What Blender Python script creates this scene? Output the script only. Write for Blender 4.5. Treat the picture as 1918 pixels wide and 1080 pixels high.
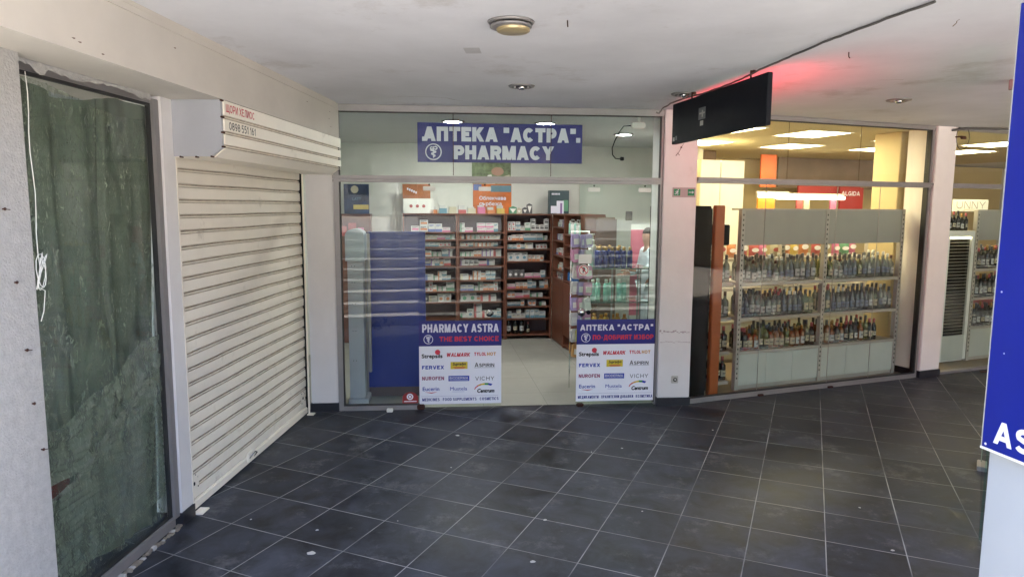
import bpy, bmesh, math, random
from mathutils import Vector, Matrix
random.seed(7)
S = bpy.context.scene
COL = S.collection
PI = math.pi
R = math.radians
for o in list(bpy.data.objects): bpy.data.objects.remove(o)

# ------------------------------------------------------------------ camera
FPX, PITCH, ROLL, YAW, HC = 1287.03, .118682, -.005463, -.048785, 1.85
cy, sy, cp, sp = math.cos(YAW), math.sin(YAW), math.cos(PITCH), math.sin(PITCH)
FW = Vector((sy*cp, cy*cp, -sp)); RT0 = Vector((cy, -sy, 0)); DN0 = FW.cross(RT0)
RT = RT0*math.cos(ROLL) + DN0*math.sin(ROLL); DN = -RT0*math.sin(ROLL) + DN0*math.cos(ROLL)
cam = bpy.data.cameras.new('camera'); cam.sensor_width = 36; cam.lens = 36*FPX/1918; cam.clip_end = 400; cam.clip_start = .05
co = bpy.data.objects.new('camera', cam); COL.objects.link(co)
M = Matrix((( RT.x, -DN.x, -FW.x), (RT.y, -DN.y, -FW.y), (RT.z, -DN.z, -FW.z))).to_4x4()
M.translation = Vector((0, 0, HC)); co.matrix_world = M
S.camera = co

# ------------------------------------------------------------------ sky, sun, exposure
SUN_EL, SUN_AZ = 70, 165            # high sun behind the viewer, on the open square
W = bpy.data.worlds.new('World'); S.world = W; W.use_nodes = True
sky = W.node_tree.nodes.new('ShaderNodeTexSky'); sky.sky_type = 'NISHITA'; sky.sun_disc = False
sky.sun_elevation = R(SUN_EL); sky.sun_rotation = R(SUN_AZ)
W.node_tree.links.new(sky.outputs[0], W.node_tree.nodes['Background'].inputs[0])
W.node_tree.nodes['Background'].inputs[1].default_value = .15
sl = bpy.data.lights.new('sun', 'SUN'); sl.energy = 4.6; sl.angle = R(.5); sl.color = (1, .93, .82)
so = bpy.data.objects.new('sun', sl); COL.objects.link(so)
d = Vector((math.sin(R(SUN_AZ))*math.cos(R(SUN_EL)), math.cos(R(SUN_AZ))*math.cos(R(SUN_EL)), math.sin(R(SUN_EL))))
so.rotation_euler = d.to_track_quat('Z', 'Y').to_euler(); so.location = d*40
S.view_settings.view_transform = 'Standard'; S.view_settings.look = 'None'; S.view_settings.gamma = 1
S.view_settings.exposure = 3.15
S.cycles.max_bounces = 12; S.cycles.diffuse_bounces = 6; S.cycles.transparent_max_bounces = 32
S.cycles.use_denoising = True; S.cycles.caustics_reflective = False; S.cycles.sample_clamp_indirect = 6
try: S.cycles.denoiser = 'OPENIMAGEDENOISE'; S.cycles.denoising_input_passes = 'RGB_ALBEDO_NORMAL'
except Exception: pass

# ------------------------------------------------------------------ materials
def srgb(r, g, b):
    f = lambda c: (c/255/12.92 if c/255 <= .04045 else ((c/255+.055)/1.055)**2.4)
    return (f(r), f(g), f(b), 1)
def mat(name, col, rough=.6, metal=0, var=0., scale=4., bump=0., bscale=60., emit=0, ecol=None, alpha=1, spec=.5, dirt=None, coat=0, trans=0):
    m = bpy.data.materials.new(name); m.use_nodes = True; nt = m.node_tree; n = nt.nodes; L = nt.links
    p = n['Principled BSDF']
    if len(col) == 3: col = (*col, 1)
    p.inputs['Base Color'].default_value = col; p.inputs['Roughness'].default_value = rough; p.inputs['Metallic'].default_value = metal
    p.inputs['Specular IOR Level'].default_value = spec; p.inputs['Alpha'].default_value = alpha
    if coat: p.inputs['Coat Weight'].default_value = coat
    if trans: p.inputs['Transmission Weight'].default_value = trans
    tc = n.new('ShaderNodeTexCoord')
    if var:
        no = n.new('ShaderNodeTexNoise'); no.inputs['Scale'].default_value = scale; no.inputs['Detail'].default_value = 7; no.inputs['Roughness'].default_value = .62
        L.new(tc.outputs['Object'], no.inputs['Vector'])
        rp = n.new('ShaderNodeValToRGB'); rp.color_ramp.elements[0].position = .3; rp.color_ramp.elements[1].position = .72
        c0 = tuple(max(0, c*(1-var)) for c in col[:3]) + (1,); c1 = tuple(min(1, c*(1+var*.6)) for c in col[:3]) + (1,)
        rp.color_ramp.elements[0].color = c0; rp.color_ramp.elements[1].color = c1
        L.new(no.outputs[0], rp.inputs[0]); src = rp.outputs[0]
        if dirt:                                   # dark stains with a shape of their own: (colour, scale, threshold, strength)
            n2 = n.new('ShaderNodeTexNoise'); n2.inputs['Scale'].default_value = dirt[1]; n2.inputs['Detail'].default_value = 9; n2.inputs['Roughness'].default_value = .7
            L.new(tc.outputs['Object'], n2.inputs['Vector'])
            r2 = n.new('ShaderNodeValToRGB'); r2.color_ramp.elements[0].position = dirt[2]; r2.color_ramp.elements[1].position = dirt[2]+.13
            r2.color_ramp.elements[1].color = (dirt[3],)*3+(1,); r2.color_ramp.elements[0].color = (0, 0, 0, 1)
            L.new(n2.outputs[0], r2.inputs[0])
            mx = n.new('ShaderNodeMix'); mx.data_type = 'RGBA'; L.new(r2.outputs[0], mx.inputs[0]); L.new(src, mx.inputs[6]); mx.inputs[7].default_value = dirt[0]
            src = mx.outputs[2]
        L.new(src, p.inputs['Base Color'])
        mr = n.new('ShaderNodeMapRange'); mr.inputs[3].default_value = max(.02, rough-.12); mr.inputs[4].default_value = min(1, rough+.12)
        L.new(no.outputs[0], mr.inputs[0]); L.new(mr.outputs[0], p.inputs['Roughness'])
    if bump:
        nb = n.new('ShaderNodeTexNoise'); nb.inputs['Scale'].default_value = bscale; nb.inputs['Detail'].default_value = 5
        L.new(tc.outputs['Object'], nb.inputs['Vector'])
        bp = n.new('ShaderNodeBump'); bp.inputs['Strength'].default_value = bump; bp.inputs['Distance'].default_value = .01
        L.new(nb.outputs[0], bp.inputs['Height']); L.new(bp.outputs[0], p.inputs['Normal'])
    if emit:
        p.inputs['Emission Color'].default_value = (ecol or col); p.inputs['Emission Strength'].default_value = emit
    return m
def glassmat(name, tint=(.95, .98, .965), ior=1.28, streak=0):
    m = bpy.data.materials.new(name); m.use_nodes = True; nt = m.node_tree; n = nt.nodes; L = nt.links
    for x in list(n): n.remove(x)
    o = n.new('ShaderNodeOutputMaterial'); t = n.new('ShaderNodeBsdfTransparent'); t.inputs[0].default_value = (*tint, 1)
    g = n.new('ShaderNodeBsdfGlossy'); g.inputs['Roughness'].default_value = .012
    f = n.new('ShaderNodeFresnel'); f.inputs[0].default_value = ior
    geo = n.new('ShaderNodeNewGeometry'); inv = n.new('ShaderNodeMath'); inv.operation = 'SUBTRACT'; inv.inputs[0].default_value = 1
    L.new(geo.outputs['Backfacing'], inv.inputs[1])
    mu = n.new('ShaderNodeMath'); mu.operation = 'MULTIPLY'; L.new(f.outputs[0], mu.inputs[0]); L.new(inv.outputs[0], mu.inputs[1])
    mx = n.new('ShaderNodeMixShader'); L.new(mu.outputs[0], mx.inputs[0]); L.new(t.outputs[0], mx.inputs[1]); L.new(g.outputs[0], mx.inputs[2])
    out = mx.outputs[0]
    tc = n.new('ShaderNodeTexCoord')
    w = n.new('ShaderNodeTexNoise'); w.inputs['Scale'].default_value = 1.2; L.new(tc.outputs['Object'], w.inputs['Vector'])
    bp = n.new('ShaderNodeBump'); bp.inputs['Strength'].default_value = .12; bp.inputs['Distance'].default_value = .01; L.new(w.outputs[0], bp.inputs['Height']); L.new(bp.outputs[0], g.inputs['Normal'])
    if streak:                                     # smears and dust on the pane
        ns = n.new('ShaderNodeTexNoise'); ns.inputs['Scale'].default_value = 2.2; ns.inputs['Detail'].default_value = 8
        mp = n.new('ShaderNodeMapping'); mp.inputs['Scale'].default_value = (2.5, 2.5, .6); L.new(tc.outputs['Object'], mp.inputs[0]); L.new(mp.outputs[0], ns.inputs['Vector'])
        rp = n.new('ShaderNodeMapRange'); rp.inputs[1].default_value = .5; rp.inputs[2].default_value = .85; rp.inputs[4].default_value = streak; L.new(ns.outputs[0], rp.inputs[0])
        df = n.new('ShaderNodeBsdfDiffuse'); df.inputs[0].default_value = (.7, .72, .72, 1)
        m2 = n.new('ShaderNodeMixShader'); L.new(rp.outputs[0], m2.inputs[0]); L.new(out, m2.inputs[1]); L.new(df.outputs[0], m2.inputs[2]); out = m2.outputs[0]
    L.new(out, o.inputs[0]); return m

m_floor = bpy.data.materials.new('dark slate tile'); m_floor.use_nodes = True
def build_floor_mat(m, ox, oy, th, size, base, grout, gw=.0045, lo=.5, hi=2.7, spec=.2, scuff=.5, tv=.25):
    nt = m.node_tree; n = nt.nodes; L = nt.links; p = n['Principled BSDF']; p.inputs['Specular IOR Level'].default_value = spec
    tc = n.new('ShaderNodeTexCoord')
    sub = n.new('ShaderNodeVectorMath'); sub.operation = 'SUBTRACT'; sub.inputs[1].default_value = (ox, oy, 0); L.new(tc.outputs['Object'], sub.inputs[0])
    def axis(dx, dy):
        dt = n.new('ShaderNodeVectorMath'); dt.operation = 'DOT_PRODUCT'; L.new(sub.outputs[0], dt.inputs[0]); dt.inputs[1].default_value = (dx/size, dy/size, 0)
        fl = n.new('ShaderNodeMath'); fl.operation = 'FLOOR'; L.new(dt.outputs['Value'], fl.inputs[0])
        fr = n.new('ShaderNodeMath'); fr.operation = 'FRACT'; L.new(dt.outputs['Value'], fr.inputs[0])
        pp = n.new('ShaderNodeMath'); pp.operation = 'PINGPONG'; pp.inputs[1].default_value = .5; L.new(fr.outputs[0], pp.inputs[0])
        return fl, pp
    (f1, p1), (f2, p2) = axis(math.cos(th), math.sin(th)), axis(-math.sin(th), math.cos(th))
    mn = n.new('ShaderNodeMath'); mn.operation = 'MINIMUM'; L.new(p1.outputs[0], mn.inputs[0]); L.new(p2.outputs[0], mn.inputs[1])
    line = n.new('ShaderNodeMapRange'); line.inputs[1].default_value = gw/size*.35; line.inputs[2].default_value = gw/size*.8; line.inputs[3].default_value = 1; line.inputs[4].default_value = 0
    L.new(mn.outputs[0], line.inputs[0])
    cb = n.new('ShaderNodeCombineXYZ'); L.new(f1.outputs[0], cb.inputs[0]); L.new(f2.outputs[0], cb.inputs[1])
    wn = n.new('ShaderNodeTexWhiteNoise'); wn.noise_dimensions = '2D'; L.new(cb.outputs[0], wn.inputs['Vector'])
    off = n.new('ShaderNodeVectorMath'); off.operation = 'MULTIPLY_ADD'; off.inputs[1].default_value = (9, 9, 9); L.new(wn.outputs['Color'], off.inputs[0]); L.new(tc.outputs['Object'], off.inputs[2])
    n1 = n.new('ShaderNodeTexNoise'); n1.inputs['Scale'].default_value = 5; n1.inputs['Detail'].default_value = 10; n1.inputs['Roughness'].default_value = .68; n1.inputs['Distortion'].default_value = .6; L.new(off.outputs[0], n1.inputs['Vector'])
    rp = n.new('ShaderNodeValToRGB'); e = rp.color_ramp.elements; e[0].position = .3; e[1].position = .75
    e[0].color = tuple(c*lo for c in base)+(1,); e[1].color = tuple(c*hi for c in base)+(1,)
    L.new(n1.outputs[0], rp.inputs[0])
    hs = n.new('ShaderNodeHueSaturation'); mv = n.new('ShaderNodeMapRange'); mv.inputs[3].default_value = 1-tv; mv.inputs[4].default_value = 1+tv; L.new(wn.outputs['Value'], mv.inputs[0]); L.new(mv.outputs[0], hs.inputs['Value']); L.new(rp.outputs[0], hs.inputs['Color'])
    # scuffs: pale dusty traces
    n3 = n.new('ShaderNodeTexNoise'); n3.inputs['Scale'].default_value = 2.6; n3.inputs['Detail'].default_value = 12; n3.inputs['Roughness'].default_value = .8; L.new(tc.outputs['Object'], n3.inputs['Vector'])
    sc = n.new('ShaderNodeMapRange'); sc.inputs[1].default_value = .54; sc.inputs[2].default_value = .76; sc.inputs[4].default_value = scuff; L.new(n3.outputs[0], sc.inputs[0])
    mx = n.new('ShaderNodeMix'); mx.data_type = 'RGBA'; L.new(sc.outputs[0], mx.inputs[0]); L.new(hs.outputs[0], mx.inputs[6]); mx.inputs[7].default_value = (.26, .26, .27, 1)
    # grout, dirtier in places
    n4 = n.new('ShaderNodeTexNoise'); n4.inputs['Scale'].default_value = 1.7; n4.inputs['Detail'].default_value = 4; L.new(tc.outputs['Object'], n4.inputs['Vector'])
    gm = n.new('ShaderNodeMapRange'); gm.inputs[1].default_value = .38; gm.inputs[2].default_value = .6; gm.inputs[3].default_value = .3; gm.inputs[4].default_value = 1; L.new(n4.outputs[0], gm.inputs[0])
    gl = n.new('ShaderNodeMath'); gl.operation = 'MULTIPLY'; L.new(gm.outputs[0], gl.inputs[0]); L.new(line.outputs[0], gl.inputs[1])
    m2 = n.new('ShaderNodeMix'); m2.data_type = 'RGBA'; L.new(gl.outputs[0], m2.inputs[0]); L.new(mx.outputs[2], m2.inputs[6]); m2.inputs[7].default_value = (*grout, 1)
    L.new(m2.outputs[2], p.inputs['Base Color'])
    rr = n.new('ShaderNodeMapRange'); rr.inputs[1].default_value = .3; rr.inputs[2].default_value = .7; rr.inputs[3].default_value = .33; rr.inputs[4].default_value = .55; L.new(n1.outputs[0], rr.inputs[0])
    ra = n.new('ShaderNodeMath'); ra.operation = 'MAXIMUM'; L.new(rr.outputs[0], ra.inputs[0]); L.new(line.outputs[0], ra.inputs[1]); L.new(ra.outputs[0], p.inputs['Roughness'])
    bp = n.new('ShaderNodeBump'); bp.inputs['Strength'].default_value = .25; bp.inputs['Distance'].default_value = .004
    hh = n.new('ShaderNodeMath'); hh.operation = 'SUBTRACT'; L.new(n1.outputs[0], hh.inputs[0]); L.new(line.outputs[0], hh.inputs[1]); L.new(hh.outputs[0], bp.inputs['Height']); L.new(bp.outputs[0], p.inputs['Normal'])
build_floor_mat(m_floor, -2.193, 3.888, -.360918, .3985, (.021, .023, .029), (.36, .36, .36), lo=.36, hi=3.0, spec=.13)
m_pfloor = bpy.data.materials.new('cream shop tile'); m_pfloor.use_nodes = True
build_floor_mat(m_pfloor, .35, 8.0, .17, .6, (.25, .25, .22), (.2, .2, .18), .004, lo=.92, hi=1.1, scuff=.06, tv=.02)

m_ceil = mat('ceiling paint', (.68, .68, .71), .75, var=.16, scale=.9, bump=.6, bscale=2.4, dirt=((.36, .32, .29, 1), 1.4, .56, .5))
m_plaster = mat('cream wall paint', (.58, .54, .48), .7, var=.08, scale=2.2, bump=.12, bscale=18, dirt=((.3, .24, .2, 1), 9, .7, .65))
m_rough = mat('rough grey plaster', (.42, .41, .39), .95, var=.16, scale=26, bump=.55, bscale=95, dirt=((.30, .25, .2, 1), 5, .66, .6))
m_white = mat('fresh white paint', (.84, .86, .88), .75, var=.05, scale=7, bump=.35, bscale=80)
m_pil = mat('white pillar paint', (.68, .66, .65), .6, var=.06, scale=3, bump=.1, bscale=30, dirt=((.44, .38, .35, 1), 4, .62, .45))
m_plinth = mat('dark plinth tile', (.018, .018, .024), .4, var=.3, scale=12)
m_alu = mat('brushed aluminium frame', (.29, .275, .27), .45, .45, var=.1, scale=8)
m_alud = mat('dark gasket', (.02, .02, .02), .6)
m_slat = mat('cream shutter slat', (.85, .79, .68), .42, 0, var=.06, scale=3, bump=.04, bscale=8, dirt=((.4, .34, .26, 1), 5, .6, .5))
m_groove = mat('grimy slat groove', (.52, .44, .35), .8, var=.4, scale=14)
m_boxs = mat('grey housing plate', (.38, .39, .42), .5, var=.06, scale=4)
m_black = mat('matt black sheet', (.004, .005, .009), .6, var=.2, scale=5, spec=.18)
m_dark = mat('black slot', (.004, .004, .004), .9)
m_glass = glassmat('shop glass', streak=.03)
m_glassd = glassmat('door glass', streak=.03, ior=1.33)
m_glassg = glassmat('clear shelf glass', (.75, .92, .86), ior=1.5)
m_blue = mat('navy sign film', (.009, .011, .17, 1), .35, var=.05, scale=3)
m_blue2 = mat('royal blue sign film', (.006, .014, .20), .35, var=.08, scale=3)
m_bpanel = mat('dark blue panel', (.007, .026, .23), .3, var=.1, scale=2)
m_wht = mat('white sign film', (.82, .82, .88), .4)
m_let = mat('white lettering', (.66, .66, .76), .45)
m_red = mat('red lettering', (.55, .02, .05), .45)
m_blk = mat('black lettering', (.015, .015, .02), .5)
m_navy = mat('navy lettering', (.02, .025, .22), .5)
m_wood = mat('reddish brown shelf board', (.135, .047, .025), .4, var=.35, scale=6)
m_wback = mat('grey brown shelf back', (.10, .07, .075), .6, var=.1)
m_pwall = mat('pale green shop wall', (.62, .63, .58), .7, var=.04)
m_pceil = mat('shop ceiling', (.6, .62, .62), .8, var=.03)
m_lwall = mat('cream store wall', (.58, .46, .25), .7, var=.06, scale=1)
m_lceil = mat('store ceiling panels', (.52, .44, .27), .8, var=.03)
m_metalw = mat('grey store shelving', (.42, .39, .34), .45, .1, var=.06)
m_pan = mat('grey back panel', (.34, .33, .29), .5, var=.05)
m_plate = mat('pale frosted panel', (.50, .52, .47), .4, var=.05)
m_brown = mat('orange brown post', (.34, .075, .012), .45, var=.15)
m_fridge = mat('black cabinet', (.004, .0035, .0035), .5, var=.2, spec=.12)
m_orange = mat('orange panel', (.50, .10, .02), .5, var=.08)
m_redp = mat('red panel', (.30, .025, .025), .5, var=.1)
m_white2 = mat('white lacquer', (.75, .75, .7), .4, var=.04)
m_chrome = mat('chrome', (.7, .7, .7), .15, 1)
m_rust = mat('rusty screw', (.07, .025, .015), .8, .3, var=.4, scale=60)
m_cable = mat('grey cable', (.09, .085, .08), .7)
m_lightl = mat('lit ceiling panel', (1, .95, .8), .5, emit=3.9, ecol=(1, .84, .53, 1))
m_lightp = mat('lit downlight', (1, 1, 1), .5, emit=36, ecol=(1, .98, .93, 1))
m_tube = mat('lit tube', (1, .95, .8), .5, emit=1.9, ecol=(1, .86, .55, 1))
m_led = mat('red led face', (.2, .01, .01), .5, emit=3.0, ecol=(1, .03, .06, 1))
m_skin = mat('skin', (.5, .29, .21), .55)
m_coat = mat('white cotton', (.7, .78, .85), .85, bump=.2, bscale=40)
m_hair = mat('dark hair', (.03, .02, .015), .7)

# ------------------------------------------------------------------ frames and builders
class Frame:
    def __init__(s, x, y, a): s.o = Vector((x, y, 0)); s.a = a; s.u = Vector((math.cos(a), math.sin(a), 0)); s.n = Vector((-math.sin(a), math.cos(a), 0))
    def w(s, p): return s.o + s.u*p[0] + s.n*p[1] + Vector((0, 0, p[2]))
    def px(s, x, y, dd=0):        # point of the plane d = dd that stands behind picture point x, y: (s, z)
        r = RT*((x-959)/FPX) + DN*((y-540)/FPX) + FW
        o = s.o + s.n*dd; t = (s.n.dot(o)) / s.n.dot(r); q = r*t + Vector((0, 0, HC)); return (q-o).dot(s.u), q.z
WD = Frame(0, 0, 0)
PH = Frame(-1.847, 6.001, R(7.775))
LQ = Frame(1.366, 6.458, R(23.88))
BK = Frame(.09, 9.57, R(11))
RS = Frame(.09, 9.57, R(-76.8))      # s runs towards the door, d points to the pharmacy's right
SG = Frame(1.08, 5.41, math.atan2(-.91, .22))
class MB:
    def __init__(s): s.v = []; s.f = []; s.m = []; s.mats = []; s.sm = []
    def mi(s, m):
        if m not in s.mats: s.mats.append(m)
        return s.mats.index(m)
    def poly(s, pts, faces, m, smooth=False):
        b = len(s.v); s.v += [Vector(p) for p in pts]; i = s.mi(m)
        for f in faces: s.f.append([b+k for k in f]); s.m.append(i); s.sm.append(smooth)
        return s
    def box(s, x0, x1, y0, y1, z0, z1, m):
        return s.poly([(x, y, z) for z in (z0, z1) for y in (y0, y1) for x in (x0, x1)],
                      [(0, 2, 3, 1), (4, 5, 7, 6), (0, 1, 5, 4), (2, 6, 7, 3), (0, 4, 6, 2), (1, 3, 7, 5)], m)
    def bbox(s, x0, x1, y0, y1, z0, z1, m, b=.004):       # box with bevelled edges
        bm = bmesh.new(); bmesh.ops.create_cube(bm, size=1)
        for v in bm.verts: v.co = Vector(((x0+x1)/2+v.co.x*(x1-x0), (y0+y1)/2+v.co.y*(y1-y0), (z0+z1)/2+v.co.z*(z1-z0)))
        bmesh.ops.bevel(bm, geom=list(bm.edges), offset=b, segments=2, affect='EDGES')
        bm.verts.index_update(); s.poly([v.co.copy() for v in bm.verts], [[v.index for v in f.verts] for f in bm.faces], m); bm.free(); return s
    def tube(s, pts, r, m, n=8, cap=True):
        pts = [Vector(p) for p in pts]; rs = r if isinstance(r, (list, tuple)) else [r]*len(pts)
        rings = []; prev = None
        for i, p in enumerate(pts):
            t = (pts[min(i+1, len(pts)-1)] - pts[max(i-1, 0)]).normalized()
            a = prev if prev is not None else (Vector((0, 0, 1)) if abs(t.z) < .9 else Vector((1, 0, 0)))
            x = (a - t*a.dot(t)).normalized(); prev = x; y = t.cross(x)
            rings.append([p + (x*math.cos(2*PI*k/n) + y*math.sin(2*PI*k/n))*rs[i] for k in range(n)])
        fs = []
        for i in range(len(pts)-1):
            for k in range(n): a, b = i*n+k, i*n+(k+1) % n; fs.append((a, b, b+n, a+n))
        if cap: fs.append(tuple(reversed(range(n)))); fs.append(tuple((len(pts)-1)*n+k for k in range(n)))
        return s.poly([q for g in rings for q in g], fs, m, True)
    def lathe(s, prof, c, m, n=12):                        # prof: (r, z) pairs
        return s.tube([(c[0], c[1], c[2]+z) for r, z in prof], [max(r, .0005) for r, z in prof], m, n) if False else s._lathe(prof, c, m, n)
    def _lathe(s, prof, c, m, n):
        pts = [(c[0]+r*math.cos(2*PI*k/n), c[1]+r*math.sin(2*PI*k/n), c[2]+z) for r, z in prof for k in range(n)]
        fs = [(i*n+k, i*n+(k+1) % n, (i+1)*n+(k+1) % n, (i+1)*n+k) for i in range(len(prof)-1) for k in range(n)]
        fs += [tuple(reversed(range(n))), tuple((len(prof)-1)*n+k for k in range(n))]
        return s.poly(pts, fs, m, True)
    def prism(s, pts, y0, y1, m, smooth=False):            # outline in x, z pushed from y0 to y1
        k = len(pts); P = [(x, y0, z) for x, z in pts] + [(x, y1, z) for x, z in pts]
        fs = [tuple(range(k)), tuple(reversed(range(k, 2*k)))] + [(i, (i+1) % k, (i+1) % k+k, i+k) for i in range(k)]
        return s.poly(P, fs, m)
    def build(s, name, parent=None, frame=WD, org=(0, 0, 0)):
        me = bpy.data.meshes.new(name); o = Vector(org)
        me.from_pydata([v-o for v in s.v], [], s.f)
        for m in s.mats: me.materials.append(m)
        me.polygons.foreach_set('material_index', s.m); me.polygons.foreach_set('use_smooth', s.sm)
        bm = bmesh.new(); bm.from_mesh(me)
        bmesh.ops.recalc_face_normals(bm, faces=bm.faces); bm.to_mesh(me); bm.free(); me.update()
        ob = bpy.data.objects.new(name, me); COL.objects.link(ob)
        if parent: ob.parent = parent
        else: ob.location = frame.w(org); ob.rotation_euler = (0, 0, frame.a)
        return ob
def tag(o, label, cat, group=None):
    o['label'] = label; o['category'] = cat
    if group: o['group'] = group
    return o
class Thing:
    def __init__(s, name, label, cat, frame=WD, org=(0, 0, 0), group=None):
        s.e = bpy.data.objects.new(name, None); COL.objects.link(s.e); s.e.empty_display_size = .1
        s.fr = frame; s.org = Vector(org); s.e.location = frame.w(org); s.e.rotation_euler = (0, 0, frame.a); tag(s.e, label, cat, group)
    def part(s, name, mb, parent=None, label=None):
        o = mb.build(name, parent or s.e, org=s.org)
        if label: o['label'] = label
        return o
def single(name, mb, label, cat, frame=WD, org=(0, 0, 0), group=None): return tag(mb.build(name, None, frame, org), label, cat, group)
def struct(name, mb, frame=WD, org=(0, 0, 0), kind='structure'):
    o = mb.build(name, None, frame, org); o['kind'] = kind; return o
def copytree(root, parent=None):
    c = root.copy(); COL.objects.link(c)
    if parent: c.parent = parent
    for ch in root.children: copytree(ch, c)
    return c

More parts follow.
